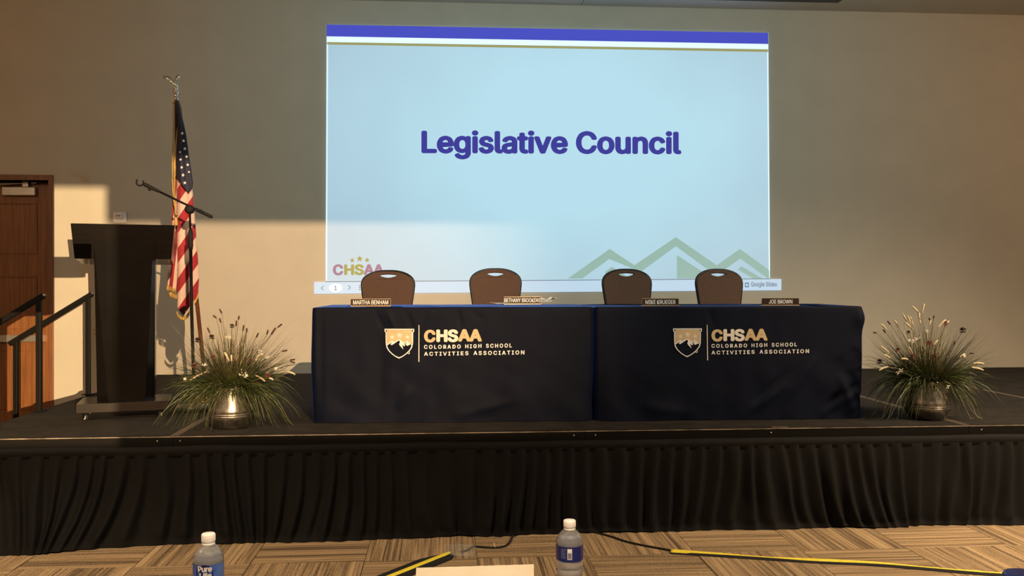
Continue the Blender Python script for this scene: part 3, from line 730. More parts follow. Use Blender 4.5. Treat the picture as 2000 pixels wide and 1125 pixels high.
def make_table(idx, pl, pr, Lx, creases, corner_bulge, lbl_t, lbl_c):
    a = atZ(*pl, S); b = atZ(*pr, S); rz = math.atan2(b.y-a.y, b.x-a.x)
    M = Matrix.Translation((a.x, a.y, S)) @ Matrix.Rotation(rz, 4, 'Z'); Mi = M.inverted()
    # the folding table below
    t = thing('folding_table', lbl_t, 'table', (a.x, a.y, S), rz, 'folding tables under the cloths')
    Mt = mottle('grey_table_plastic', (.32, .32, .31), (.38, .38, .37), nscale=30, bump=.05, rough=.5)
    box('tabletop', .035, Lx-.035, .04, DT-.01, HT-.035, HT-.004, Mt, t, .006)
    for x in (.25, Lx-.25):
        for y in (.12, DT-.1): tube('leg', [(x, y, 0), (x, y, HT-.036)], .013, M_black, t, 8)
        tube('leg_brace', [(x, .12, .1), (x, DT-.1, .1)], .009, M_black, t, 8)
    seed = idx*31.7
    def outd(x, y, z):
        v = 1-z/HT
        o = .006+.020*v**1.3
        o += noise.noise(Vector((x*3.1+seed, y*3.1, z*1.1)))*.014*(.12+.9*v)
        o += noise.noise(Vector((x*9+seed, y*9, z*2.3)))*.0055*(.4+.6*v)
        o += noise.noise(Vector((x*5+z*6+seed, y*5, z*3-x*2)))*.010*v*v
        for (x0, z0, x1, z1, wd, am) in creases:
            d = Vector((x1-x0, z1-z0)); q = Vector((x-x0, z-z0)); tt = q.dot(d)/d.dot(d)
            if -.15 < tt < 1.15 and y < .05:
                ds = abs(q.cross(d) if False else (q.x*d.y-q.y*d.x))/d.length
                o += am*math.exp(-(ds/wd)**2)*math.sin(PI*min(1, max(0, (tt+.15)/1.3)))
        dd = min(abs(x), abs(Lx-x))
        if y < .1 and z < HT*.9: o -= .03*v*v*math.exp(-(dd/.05)**2)
        if corner_bulge:
            o += corner_bulge*math.exp(-((x-Lx)/.05)**2)*math.exp(-((z-.66)/.06)**2)*math.exp(-((y-.06)/.12)**2)
        return o
    P = perim(Lx, DT, .028); n = len(P); V = []; Fc = []
    zs = [HT*i/46 for i in range(46)]+[HT-.008]
    for z in zs:
        zz = max(z, .003)
        for p, nn in P:
            o = outd(p.x, p.y, z); 
            if z > HT-.02: o *= .8
            V.append((p.x+nn.x*o, p.y+nn.y*o, zz))
    # rounded shoulder, then the flat top
    for dz, ins in ((-.0025, .001), (0, .008), (.0005, .03), (.001, .12), (.0005, .30)):
        for p, nn in P:
            o = outd(p.x, p.y, HT)*.6-ins
            s_ = .0015*noise.noise(Vector((p.x*4+seed, p.y*6+ins*9, 2)))
            V.append((p.x+nn.x*o, p.y+nn.y*o, HT+dz+(s_ if ins > .005 else 0)))
    rows = len(zs)+5
    for j in range(rows-1):
        for i in range(n): Fc.append((j*n+i, j*n+(i+1) % n, (j+1)*n+(i+1) % n, (j+1)*n+i))
    Fc.append(tuple((rows-1)*n+i for i in range(n)))
    cl = meshobj('tablecloth', V, Fc, M_navy, None, True); cl.matrix_world = M; tag(cl, lbl_c, 'tablecloth', 'navy printed tablecloths')
    P0 = M @ Vector((0, 0, 0)); nrm = (M.to_3x3() @ Vector((0, -1, 0)))
    def mapper(eps, sx, sy, ox, oy):
        def fn(x, y):
            p = Mi @ ray_plane(ox+x/sx, oy-y/sy, P0, nrm)
            for _ in range(3):
                q = Vector((p.x, -outd(p.x, 0, p.z)-eps, p.z))
                d = Mi.to_3x3() @ ray(ox+x/sx, oy-y/sy); c = Mi @ CAM
                p = c+d*((q.y-c.y)/d.y)
            return Vector((p.x, -outd(p.x, 0, p.z)-eps, p.z))
        return fn
    return cl, mapper
cre1 = [(.40, .72, .47, .58, .012, -.007), (.47, .73, .53, .60, .014, .008), (.60, .72, .66, .55, .016, -.006), (.78, .73, .72, .62, .012, .006), (.93, .73, .96, .60, .014, -.006), (.45, .60, .42, .05, .05, -.010), (.55, .10, .62, .22, .03, .010), (1.02, .72, 1.10, .66, .01, -.004), (.95, .05, 1.3, .14, .03, .010), (.05, .7, .06, .1, .02, -.006)]
cre2 = [(1.0, .05, 1.25, .22, .03, .012), (1.25, .30, 1.05, .12, .02, -.010), (1.45, .40, 1.28, .15, .025, .011), (1.72, .05, 1.62, .28, .03, .012), (1.78, .12, 1.70, .30, .015, -.010), (.08, .7, .10, .1, .04, .006), (1.50, .04, 1.76, .18, .025, .012), (.75, .73, .78, .6, .02, -.005), (.3, .10, .6, .05, .04, .009)]
cl1, mp1 = make_table(1, (611, 826), (1157, 822), (atZ(1157, 822, S)-atZ(611, 826, S)).length, cre1, 0, 'folding table hidden under the left navy cloth', 'navy printed tablecloth over the left table, next to the metal pot nearer the lectern')
cl2, mp2 = make_table(2, (1163, 822), (1684, 817), (atZ(1684, 817, S)-atZ(1163, 822, S)).length, cre2, .022, 'folding table hidden under the right navy cloth', 'navy printed tablecloth over the right table, its right end near the dark pot')
def logo(cl, mapper, ox, oy, kx, ky, sl, dim):
    """print on the cloth; coordinates as in a 2000 x 667 enlargement (6.667 per pixel), kx/ky scale it"""
    def fn(eps): return mapper(eps, 6.667/kx, 6.667/ky, ox, oy)
    def fl(name, loops, mt, eps, sub=1): return put(name, fill_mesh([[(x, -y) for x, y in lp] for lp in loops]), fn(eps), mt, cl, sub)
    def tx(name, s, bb, mt, bold=0, sp=1.0, rise=0):
        me = text_mesh(s, bold, sp, (bb[0], bb[1], -bb[3], -bb[2]))
        for v in me.vertices: v.co.y += rise*max(0, (v.co.x-bb[0])/(bb[1]-bb[0]))**2
        return put(name, me, fn(.0035), mt, cl)
    def shield(o):   # outline grown inward by o
        pts = [(75+o, 148+o), (460-o, 148+o), (460-o, 186-o*.4), (446-o, 192)]
        pts += [(446-o, 260), (445-o, 340), (432-o, 395-o*.3), (400-o*.9, 440-o*.4), (350-o*.5, 485-o*.7), (300, 518-o), (262, 536-o*1.2)]
        pts += [(225, 518-o), (175+o*.5, 485-o*.7), (128+o*.9, 440-o*.4), (100+o, 395-o*.3), (89+o, 340), (88+o, 260), (88+o, 192), (75+o, 186-o*.4)]
        return pts
    fl('shield_border', [shield(0), shield(14)], M_white, .0052, 3)
    fl('shield_sky', [[(104, 164), (432, 164), (432, 330), (405, 336), (365, 306), (330, 332), (265, 286), (200, 326), (172, 304), (104, 346)]], M_gold, .0035, 2)
    fl('mountain_outline', [[(100, 352), (172, 300), (196, 322), (265, 282), (332, 330), (365, 302), (432, 348), (432, 362), (366, 318), (330, 348), (265, 297), (170, 360), (150, 350), (178, 318), (104, 366)]], M_white, .0045, 1)
    fl('snow_patch', [[(265, 297), (300, 325), (345, 360), (330, 378), (300, 352), (320, 418), (275, 370), (262, 345), (275, 330)]], M_white, .005)
    fl('snow_patch', [[(366, 320), (410, 352), (385, 362), (372, 372), (345, 348)]], M_white, .005)
    fl('snow_patch', [[(180, 322), (196, 330), (170, 360), (150, 352)]], M_white, .005)
    for cx, cy, r in ((172, 255, 36), (268, 232, 46), (372, 255, 36)): fl('star', [star(cx, cy, r, sgn=-1)], M_cream, .0048, 0)
    fl('trademark_ring', [circ(386, 460, 17), circ(386, 460, 9)], M_white, .0035, 0)
    fl('divider_line', [[(517+sl, 100), (527+sl, 100), (527+sl*2, 578), (515+sl*2, 578)]], M_cream, .0035, 2)
    tx('letter', 'C', (588, 740, 160, 327), M_gold, .05); tx('letter', 'HS', (748, 1034, 155, 323), M_cream, .05); tx('letter', 'AA', (1030, 1342, 152, 314), M_gold, .05)
    def rs(x, y): return y-14*max(0, (x-588)/1150)**2
    for wd_, x0, x1, ya, yb in (('COLORADO', 588, 1066, 358, 410), ('HIGH', 1124, 1336, 350, 402), ('SCHOOL', 1394, 1732, 343, 396)): tx('lettering', wd_, (x0, x1, ya, yb), M_white, .028, 1.35, 6)
    for wd_, x0, x1, ya, yb in (('ACTIVITIES', 588, 1166, 448, 500), ('ASSOCIATION', 1232, 1895, 436, 490)): tx('lettering', wd_, (x0, x1, ya, yb), M_white, .028, 1.35, 9)
logo(cl1, mp1, 740, 620, 1, 1, 0, False)
logo(cl2, mp2, 1303.8, 620, .972, .965, 8, True)

# ------------------------------------------------------------------ chairs
M_frame = mat('black_chair_frame', (.010, .008, .008), .35)
def slab_mesh(loops, extr, bev, fn):
    cu = bpy.data.curves.new('slab', 'CURVE'); cu.dimensions = '2D'; cu.fill_mode = 'BOTH'; cu.extrude = extr; cu.bevel_depth = bev; cu.bevel_resolution = 2
    for lp in loops:
        sp = cu.splines.new('POLY'); sp.points.add(len(lp)-1); sp.use_cyclic_u = True
        for p, q in zip(sp.points, lp): p.co = (q[0], q[1], 0, 1)
    me = curve_mesh(cu)
    for v in me.vertices: v.co = fn(v.co.x, v.co.y, v.co.z)
    return me
KC = 1/6.667/246.0
half = [(0, 328), (60, 329), (120, 335), (190, 351), (250, 376), (295, 408), (322, 445), (334, 490), (332, 545), (322, 620), (308, 710), (292, 820), (272, 940), (258, 1030)]
CTOP = .985
def cz(y): return CTOP-(y-328)*KC
def build_chair():
    t = thing('banquet_chair', '', 'chair', (0, 0, 0), 0, 'brown banquet chairs behind the tables')
    def sm(pts, k=3): return [(p.x, p.y) for p in smooth_path([Vector((a, b, 0)) for a, b in pts], k)]
    hs = sm(half)
    outl = [(x*KC, cz(y)) for x, y in hs]+[(-x*KC, cz(y)) for x, y in hs[::-1][:-1]]
    inner = []
    for x, y in outl:
        inner.append((x*.955, cz(328)-(cz(328)-y)*1.0-.008 if y > cz(400) else y+(.01 if y < cz(1000) else 0)))
    hole = sm([(-128, 380), (-90, 368), (0, 361), (90, 368), (128, 380), (95, 402), (45, 416), (0, 421), (-45, 416), (-95, 402), (-128, 380)], 3)[:-1]
    hole = [(x*KC, cz(y)) for x, y in hole]
    z0 = cz(1030)
    def bend(x, y, z): return Vector((x, z + (y-z0)*.10 + .35*x*x*0 + .02*math.cos(x*7), y))
    me = slab_mesh([inner, hole], .012, .006, bend); me.materials.append(M_brown)
    for p in me.polygons: p.use_smooth = False
    link(bpy.data.objects.new('backrest', me), t)
    tube('back_frame', [bend(x, y, 0) for x, y in outl], .0115, M_frame, t, 8, True)
    tube('handle_trim', [bend(x, y, 0) for x, y in hole], [.004]*len(hole), M_frame, t, 6, True)
    bm = bmesh.new(); add_box(bm, -.20, .20, -.42, .0, .43, .50, None, .025); bmobj('seat', bm, M_brown, t)
    bm = bmesh.new(); add_box(bm, -.19, .19, -.40, .0, .41, .429, None, .004); bmobj('seat_frame', bm, M_frame, t)
    for s in (-1, 1):
        tube('leg', [(s*.19, -.39, .415), (s*.20, -.41, 0)], .011, M_frame, t, 8)
        tube('leg', [(s*.165, .02, z0), (s*.18, .0, .42), (s*.20, .08, 0)], .011, M_frame, t, 8)
    return t
ch0 = build_chair()
cl_ = ['brown banquet chair with black frame, leftmost, below the maroon logo letters', 'brown banquet chair with black frame, second from left, behind the papers', 'brown banquet chair with black frame, third from left, behind the right table', 'brown banquet chair with black frame, rightmost of the four, beside the toolbar lettering']
for i, (px, py, rz, sc1) in enumerate(((757, 530, -2, 1.0), (968.5, 526.5, 1, .98), (1227, 527.5, 7, .99), (1408, 527.5, 9, .99))):
    c = ch0 if i == 0 else copy_tree(ch0)
    Y = 1.72; p = atY(px, py, Y); c.location = (p.x, Y, S+.001); c.scale = (sc1, sc1, (p.z-S)/CTOP)
    c.rotation_euler = (0, 0, math.radians(rz)); c['label'] = cl_[i]

# ------------------------------------------------------------------ nameplates and papers
M_plate = mottle('dark_brown_plate', (.022, .011, .007), (.03, .015, .009), scale=(4, 1, 30), nscale=4, bump=.0, rough=.5)
M_rim = mat('pale_gold_metal', (.42, .32, .21), .35, .8)
ZT = S+HT+.0022
for i, (cx, by, w_px, txt, tw, rz, lbl) in enumerate((
        (724, 598.6, 78, 'MARTHA BENHAM', 68, 0, 'brown nameplate with white lettering, leftmost on the left table'),
        (1020.5, 594.6, 73, 'BETHANY BROOKENS', 71, 2, 'brown nameplate standing in front of papers, right one on the left table'),
        (1290, 598.8, 73.5, 'MIKE KRUEGER', 60, 1, 'brown nameplate with white lettering, left one on the right table'),
        (1524.5, 598.8, 74.5, 'JOE BROWN', 47, -1, 'brown nameplate with the shortest name, right one on the right table'))):
    p = atZ(cx, by, ZT)
    if p.y < .455: p = atY(cx, by, .455); p.z = ZT
    D = (p-CAM).dot(fw); k = D/F; W2 = w_px*k/2; Hn = 15.2*k
    t = thing('nameplate', lbl, 'nameplate', (p.x, p.y, ZT), math.radians(rz)-.0, 'nameplates on the tables')
    box('plate', -W2+.002, W2-.002, -.001, .003, .004, Hn-.003, M_plate, t, .0008)
    bm = bmesh.new(); add_box(bm, -W2, W2, -.006, .05, 0, .003, None, .0008); add_box(bm, -W2, W2, -.0035, -.0012, .003, .0065, None, .0005); add_box(bm, -W2, W2, .0032, .0055, .003, Hn*.8, None, .0005); bmobj('holder', bm, M_rim, t)
    box('top_rim', -W2, W2, -.003, .005, Hn-.0035, Hn, M_rim, t, .0008)
    me = text_mesh(txt, .016, .98, (-tw*k/2, tw*k/2, Hn*.27, Hn*.80)); put('lettering', me, lambda x, y: Vector((x, -.0017, y)), M_white, t)
M_paper = mottle('white_paper', (.74, .72, .68), (.80, .78, .74), nscale=6, bump=.02, rough=.8)
def sheet(nm, cx, cy, w_, d_, rz, z0, lbl, grp, curl=.01, cr=0):
    V = []; Fc = []; n = 12
    for j in range(n+1):
        for i in range(n+1):
            x = (i/n-.5)*w_; y = (j/n-.5)*d_
            z = curl*(abs(i/n-.5)*2)**3*(j/n)+cr*(noise.noise(Vector((x*22, y*22, cx*3)))+.35 if cr else 0)
            V.append((x, y, max(z, 0)))
    m_ = len(V); V += [(x, y, z+.0012) for x, y, z in V]
    for j in range(n):
        for i in range(n):
            a = j*(n+1)+i; Fc.append((a, a+n+1, a+n+2, a+1)); Fc.append((m_+a, m_+a+1, m_+a+n+2, m_+a+n+1))
    edge = [i for i in range(n)]+[n+(n+1)*j for j in range(n)]+[n+(n+1)*n-i for i in range(n)]+[(n+1)*(n-j) for j in range(n)]
    for a, b in zip(edge, edge[1:]+edge[:1]): Fc.append((a, b, m_+b, m_+a))
    o = meshobj(nm, V, Fc, M_paper, None, False); o.location = (cx, cy, z0); o.rotation_euler = (0, 0, rz); return tag(o, lbl, 'paper', grp)
pp = atZ(975, 593, ZT); 
sheet('paper_sheet', pp.x+.12, pp.y+.05, .34, .24, .25, ZT+.001, 'white paper sheet lying on the left table beside the right nameplate', 'papers on the left table', .006)
sheet('paper_sheet', pp.x+.26, pp.y+.10, .30, .22, -.12, ZT+.016, 'upper white paper sheet with raised edges behind the right nameplate', 'papers on the left table', .006, .002)
sheet('crumpled_paper', pp.x+.34, pp.y+.10, .20, .10, .1, ZT+.021, 'crumpled white paper showing just above the right nameplate', 'papers on the left table', .0, .034)

# ------------------------------------------------------------------ grass arrangements in metal pots
M_galv = mottle('galvanized_metal', (.17, .155, .13), (.36, .335, .29), nscale=26, detail=8, bump=.06, rough=.33, metal=.95)
M_g1 = mottle('green_grass', (.022, .034, .008), (.060, .080, .020), nscale=20, bump=0, rough=.5)
M_g2 = mottle('pale_grass', (.12, .12, .05), (.26, .25, .12), nscale=20, bump=0, rough=.5)
M_g3 = mottle('dark_brown_grass', (.035, .026, .012), (.075, .055, .022), nscale=20, bump=0, rough=.6)
M_cat = mottle('brown_cattail', (.035, .016, .009), (.06, .028, .015), nscale=90, bump=.3, rough=.9)
M_plume = mottle('cream_plume', (.48, .39, .24), (.64, .55, .37), nscale=90, bump=.4, rough=.8)
M_petal = mat('white_petals', (.58, .55, .46), .6)
M_rust = mottle('dusty_red_bloom', (.16, .045, .035), (.34, .13, .10), nscale=80, bump=.3, rough=.8)
M_leafd = mottle('broad_leaf', (.03, .045, .018), (.07, .09, .04), nscale=20, bump=0, rough=.5)
def add_blade(bm, path, w0, side):
    n = len(path); L_ = []; R_ = []
    for i, p in enumerate(path):
        t = i/(n-1); w = w0*(1-t**2.2)*(.55+.45*math.sin(PI*min(1, t*2+.2)/2))+.0003
        L_.append(bm.verts.new(p-side*w)); R_.append(bm.verts.new(p+side*w))
    for i in range(n-1): bm.faces.new((L_[i], R_[i], R_[i+1], L_[i+1]))
def blades(name, n, mt, t, rnd, az, a_r, b_r, c_r, w_r, z0, rbase=.07, zmin=.004, upright=False):
    bm = bmesh.new()
    for _ in range(n):
        ph = rnd.uniform(0, 2*PI); rb = rbase*math.sqrt(rnd.random()); p2 = ph+rnd.gauss(0, .35)
        base = Vector((rb*math.cos(ph), rb*math.sin(ph), z0-.02))
        a = rnd.uniform(*a_r); b = rnd.uniform(*b_r); c = rnd.uniform(*c_r)
        fr_ = max(0, -math.sin(p2)-.45)/.55
        if not upright: a *= 1-.5*fr_; c *= 1-.62*fr_; b *= 1-.35*fr_
        dirh = Vector((math.cos(p2), math.sin(p2), 0)); curve = rnd.gauss(0, .05); sd = Vector((-dirh.y, dirh.x, 0))
        path = []
        for k in range(8):
            q = k/7; p = base+dirh*(a*(q if upright else q*(1.25-.25*q)))+sd*(curve*q*q)+Vector((0, 0, b*q-c*q*q))
            if p.z < zmin: p.z = zmin+.001*k
            path.append(p)
        tw = rnd.uniform(0, PI); side = (sd*math.cos(tw)+Vector((0, 0, 1)).lerp(dirh, .3)*math.sin(tw)*.6).normalized()
        add_blade(bm, path, rnd.uniform(*w_r), side)
    me = bpy.data.meshes.new(name)
    for f in bm.faces: f.smooth = True
    bm.to_mesh(me); bm.free(); me.materials.append(mt); o = link(bpy.data.objects.new(name, me), t); o['kind'] = 'stuff'; return o
def bloom_mesh(bm, c, r, n, rnd, flat=1.0, pet=.5):
    for k in range(n):
        z = rnd.uniform(-.6, 1); ph = rnd.uniform(0, 2*PI); q = math.sqrt(max(0, 1-z*z)); d = Vector((q*math.cos(ph), q*math.sin(ph), z*flat))
        a = d.cross(Vector((0, 0, 1))).normalized() if abs(z) < .99 else Vector((1, 0, 0))
        p0 = c+d*r*.25; p1 = c+d*r*.75+a*r*pet*.3; p2 = c+d*r; p3 = c+d*r*.75-a*r*pet*.3
        bm.faces.new([bm.verts.new(x) for x in (p0, p1, p2, p3)])
def arrangement(px, py, lbl, seed, brightm, cats, plumes, whites, reds, scale=1.0):
    rnd = random.Random(seed)
    fr_ = atZ(px, py, S); Y0 = fr_.y+.105
    c0 = Vector((atZ(px, py, S).x + (Y0-fr_.y)*ray(px, py).x/ray(px, py).y, Y0, S))
    t = thing('potted_grass_arrangement', lbl, 'plant arrangement', c0, 0, 'grass arrangements at the ends of the tables')
    prof = [(.0, .001), (.098, .001), (.102, .004), (.108, .012), (.128, .035), (.140, .062), (.143, .080), (.1425, .084), (.1405, .086), (.1425, .088), (.1425, .096), (.1400, .098), (.1415, .100), (.138, .118), (.131, .15), (.124, .19), (.119, .225), (.117, .243), (.121, .250), (.121, .254), (.116, .256), (.112, .25), (.110, .22), (.11, .20), (0, .19)]
    pot = lathe('metal_pot', prof, M_galv, t, 56)
    for sx in (-1, 1):
        hx = [Vector((sx*.125, -.02, .19)), Vector((sx*.15, -.03, .185)), Vector((sx*.155, -.03, .16)), Vector((sx*.148, -.025, .145)), Vector((sx*.134, -.02, .15))]
        tube('pot_handle', smooth_path(hx, 4), .004, M_galv, pot, 8)
    z0 = .245
    blades('green_grass', 760, M_g1, t, rnd, 0, (.10, .41), (.10, .36), (.14, .50), (.0016, .0032), z0)
    blades('green_grass', 820, M_g1, t, rnd, 0, (.08, .42), (.14, .40), (.0, .24), (.0014, .0030), z0)
    blades('pale_grass', 260, M_g2, t, rnd, 0, (.08, .34), (.08, .34), (.16, .56), (.0012, .0024), z0)
    blades('pale_grass', 170, M_g2, t, rnd, 0, (.03, .36), (.24, .52), (.0, .10), (.0007, .0014), z0, upright=True)
    blades('brown_grass', 380, M_g3, t, rnd, 0, (.02, .36), (.20, .44), (.0, .08), (.0009, .0022), z0, upright=True)
    blades('broad_leaves', 36, M_leafd, t, rnd, 0, (.10, .30), (.12, .30), (.1, .3), (.006, .010), z0)
    def lp(x, y, dy): p = atY(x, y, c0.y+dy); return p-c0
    def stem(bm, p, r=.0012):
        b = Vector((p.x*.12, p.y*.2, z0-.03)); mid = b.lerp(p, .55)+Vector((0, 0, .03)); add_tube(bm, smooth_path([b, mid, p], 4), r, 5)
    for x0, y0, x1, y1 in cats:
        dy = rnd.uniform(-.12, .10); a = lp(x0, y0, dy); b = lp(x1, y1, dy)
        tp, bt = (a, b) if (a-Vector((0, 0, z0))).length > (b-Vector((0, 0, z0))).length else (b, a)
        o = tube('cattail', [bt, bt.lerp(tp, .12), bt.lerp(tp, .9), tp], [.002, .005, .005, .0015], M_cat, t, 8)
        bm = bmesh.new(); stem(bm, bt); bmobj('stem', bm, M_g3, o)
    for x0, y0, x1, y1 in plumes:
        dy = rnd.uniform(-.20, -.10); a = lp(x0, y0, dy); b = lp(x1, y1, dy)
        tp, bt = (a, b) if (a-Vector((0, 0, z0-.05))).length > (b-Vector((0, 0, z0-.05))).length else (b, a)
        bow = Vector((0, 0, .004))
        o = tube('plume', smooth_path([bt, bt.lerp(tp, .35)+bow, bt.lerp(tp, .7)+bow, tp], 3), [.0018]+[.0048]*3+[.0058]*3+[.005]*2+[.0018], M_plume, t, 8)
        bm = bmesh.new(); stem(bm, bt); bmobj('stem', bm, M_g2, o)
    for x0, y0, r in whites:
        dy = -.20 if y0 > 660 else -.12; c = lp(x0, y0, dy); bm = bmesh.new(); R = r/420
        for k in range(15):
            q = c+Vector((rnd.gauss(0, .5)*R, rnd.gauss(0, .3)*R, rnd.gauss(0, .4)*R)); s_ = rnd.uniform(.0026, .0050)
            bmesh.ops.create_icosphere(bm, subdivisions=1, radius=s_, matrix=Matrix.Translation(q))
        o = bmobj('white_blossom', bm, M_petal, t, True); bm = bmesh.new(); stem(bm, c); bmobj('stem', bm, M_g1, o)
    for x0, y0, r, dark in reds:
        dy = -.16; c = lp(x0, y0, dy); bm = bmesh.new(); bloom_mesh(bm, c, r/300, 90, rnd, .9, .7)
        me = bpy.data.meshes.new('thistle_bloom'); bm.to_mesh(me); bm.free(); me.materials.append(M_cat if dark else M_rust)
        o = link(bpy.data.objects.new('thistle_bloom', me), t); bm = bmesh.new(); stem(bm, c); bmobj('stem', bm, M_g3, o)
    return t
def q4(lst, ox, oy, s): return [(ox+a/s, oy+b/s, ox+c/s, oy+d/s) for a, b, c, d in lst]
def q3(lst, ox, oy, s): return [(ox+l[0]/s, oy+l[1]/s, l[2]/s)+tuple(l[3:]) for l in lst]
A1 = (320, 590, 4.327)
arrangement(452, 840, 'grass and wildflower arrangement in a shiny metal pot between lectern and left table', 3, True,
    q4([(415, 112, 445, 135), (470, 58, 490, 95), (368, 215, 388, 260), (470, 135, 483, 175), (613, 155, 610, 205), (675, 195, 668, 245), (636, 115, 630, 150), (1000, 185, 960, 215), (945, 215, 905, 275), (1045, 408, 1000, 415), (1110, 485, 1065, 490), (1110, 515, 1065, 500), (882, 235, 870, 275), (700, 220, 700, 260), (800, 260, 780, 300)], *A1),
    q4([(512, 425, 553, 500), (570, 445, 572, 503), (612, 438, 608, 498), (360, 590, 220, 662), (775, 620, 858, 672), (1112, 615, 1040, 588), (815, 445, 775, 495), (925, 660, 890, 645)], *A1),
    q3([(660, 595, 60), (540, 300, 34), (565, 300, 30), (830, 435, 30), (880, 465, 26), (180, 650, 18), (690, 620, 30), (345, 530, 18), (950, 560, 20)], *A1),
    q3([(405, 300, 30, 1), (285, 325, 30, 1), (575, 205, 26, 1), (412, 468, 26, 0), (262, 538, 28, 0), (880, 620, 26, 0), (730, 490, 20, 0)], *A1))
A2 = (1660, 580, 4.168)
arrangement(1811, 823, 'grass and wildflower arrangement in a dark metal pot at the right end of the tables', 11, False,
    q4([(190, 290, 215, 290), (305, 195, 330, 225), (685, 150, 680, 175), (1010, 460, 975, 458), (640, 170, 660, 200), (855, 360, 845, 390), (270, 265, 290, 290)], *A2),
    q4([(505, 75, 575, 150), (606, 55, 585, 135), (430, 145, 462, 200), (440, 205, 515, 270), (465, 150, 495, 220), (490, 160, 515, 235), (555, 120, 572, 220), (782, 185, 715, 250), (806, 195, 770, 245), (245, 400, 320, 460), (270, 470, 330, 500), (415, 505, 475, 510), (1095, 545, 1000, 542), (1088, 597, 990, 575), (235, 600, 310, 568), (716, 355, 680, 395), (890, 495, 940, 465), (250, 220, 300, 270), (360, 190, 395, 250), (660, 190, 645, 235), (480, 410, 510, 460)], *A2),
    q3([(545, 345, 34), (515, 360, 24), (420, 600, 36), (390, 620, 22), (795, 735, 20), (622, 280, 20), (930, 480, 22), (480, 355, 16)], *A2),
    q3([(645, 380, 34, 0), (685, 487, 30, 0), (505, 485, 26, 0), (390, 435, 26, 0), (245, 530, 30, 1), (920, 275, 34, 1), (780, 215, 22, 0), (475, 290, 20, 1)], *A2))

# ------------------------------------------------------------------ audience table and what stands on it
axis = math.atan2(RT.y, RT.x)
O = CAM+fw*2.235; O.z = 0
at_ = thing('audience_table', 'dark audience table just below the picture with the water bottles on it', 'table', O, axis)
M_at = mottle('dark_tabletop', (.05, .04, .032), (.08, .065, .05), nscale=8, bump=.02, rough=.5)
box('tabletop', -1.5, 1.9, -.76, 0, .72, .75, M_at, at_, .004)
for x in (-1.35, 1.75):
    for y in (-.66, -.10): tube('leg', [(x, y, 0), (x, y, .719)], .014, M_black, at_, 8)
M_pet = mat('clear_bottle_plastic', (.96, .97, 1), .04, Transmission_Weight=.90, IOR=1.35)
M_water = mat('water', (.80, .82, .92), .0, Transmission_Weight=.90, IOR=1.33)
M_cap = mat('white_cap', (.80, .76, .74), .4)
M_lblue = mottle('blue_label', (.02, .045, .26), (.10, .20, .52), nscale=18, bump=0, rough=.3, contrast=(.4, .72))
M_lnavy = mat('dark_blue_label', (.014, .018, .13), .3)
M_lnavy2 = mat('label_disc_navy', (.006, .008, .07), .3)
ZA = .7512
def bottle(px, py, D, lbl):
    p = atD(px, py, D); t = thing('water_bottle', lbl, 'bottle', (p.x, p.y, ZA), axis, None)
    k = (p.z-ZA)/.203
    def rib(z): return .0006*math.cos(z*2*PI/.011)
    prof = [(.0, .004), (.022, .001), (.029, .003), (.0325, .011)]
    for i in range(22):
        z = .014+i*.0037; prof.append((.0318+ .0012*math.cos(z*2*PI/.0185), z))
    prof += [(.0322, .098), (.0322, .143), (.0328, .147), (.0318, .153), (.0285, .162), (.0235, .170), (.018, .176), (.0138, .180), (.0128, .184), (.0128, .199)]
    inner = [(max(r-.0006, 0), z+(.0006 if i < 3 else 0)) for i, (r, z) in enumerate(prof)]
    pr = [(r, z*k) for r, z in prof]; inn = [(r, z*k) for r, z in inner]
    bm = bmesh.new(); add_lathe(bm, pr+inn[::-1], 40, cap=False)
    me = bpy.data.meshes.new('bottle_shell'); bmesh.ops.remove_doubles(bm, verts=bm.verts, dist=1e-5); bmesh.ops.recalc_face_normals(bm, faces=bm.faces)
    for f in bm.faces: f.smooth = True
    bm.to_mesh(me); bm.free(); me.materials.append(M_pet); link(bpy.data.objects.new('bottle_shell', me), t)
    wl = .160*k; wt = [(max(r-.0004, 0), z) for r, z in inn if z < wl]; rr = wt[-1][0]-.001
    lathe('water', wt+[(rr*.98, wl), (0, wl)], M_water, t, 40)
    lathe('cap', [(.0138, .184*k), (.0145, .185*k), (.0145, .2015*k), (.0132, .203*k), (0, .203*k)], M_cap, t, 40)
    bm = bmesh.new()
    for i in range(24):
        a = 2*PI*i/24; add_box(bm, -.0006, .0006, .0142, .0149, .187*k, .200*k, Matrix.Rotation(a, 4, 'Z'))
    bmobj('cap_ridges', bm, M_cap, t.children[-1]); lathe('cap_ring', [(.0136, .179*k), (.0142, .1795*k), (.0142, .183*k), (.0136, .1835*k)], M_cap, t, 32)
    return t, k
def wrap(k, r=.0332):
    def fn(x, y): a = -PI/2+x/r; return Vector((r*math.cos(a), r*math.sin(a), y*k))
    return fn
def band(name, r, z0, z1, mt, t, k, a0=0, a1=2*PI):
    bm = bmesh.new(); n = 48; R = []
    for i in range(n+1):
        a = a0+(a1-a0)*i/n; R.append([bm.verts.new((r*math.cos(a), r*math.sin(a), z*k)) for z in (z0, z1)])
    for i in range(n): bm.faces.new((R[i][0], R[i+1][0], R[i+1][1], R[i][1]))
    bmesh.ops.remove_doubles(bm, verts=bm.verts, dist=1e-6)
    return bmobj(name, bm, mt, t, True)
b1, k1 = bottle(407, 1041.5, 1.97, 'clear water bottle with pale blue label and round name badge, on the left')
band('label', .0329, .100, .1425, M_lblue, b1, k1)
lb = b1.children[-1]
def sub3(ms): return ms
put('label_disc', fill_mesh([circ(.002, .1245, .0195, 32)]), wrap(k1, .03325), M_lnavy2, b1, 2)
put('lettering', text_mesh('Pure', .03, .95, (-.0125, .0185, .1290, .1415)), wrap(k1, .0335), M_white, b1)
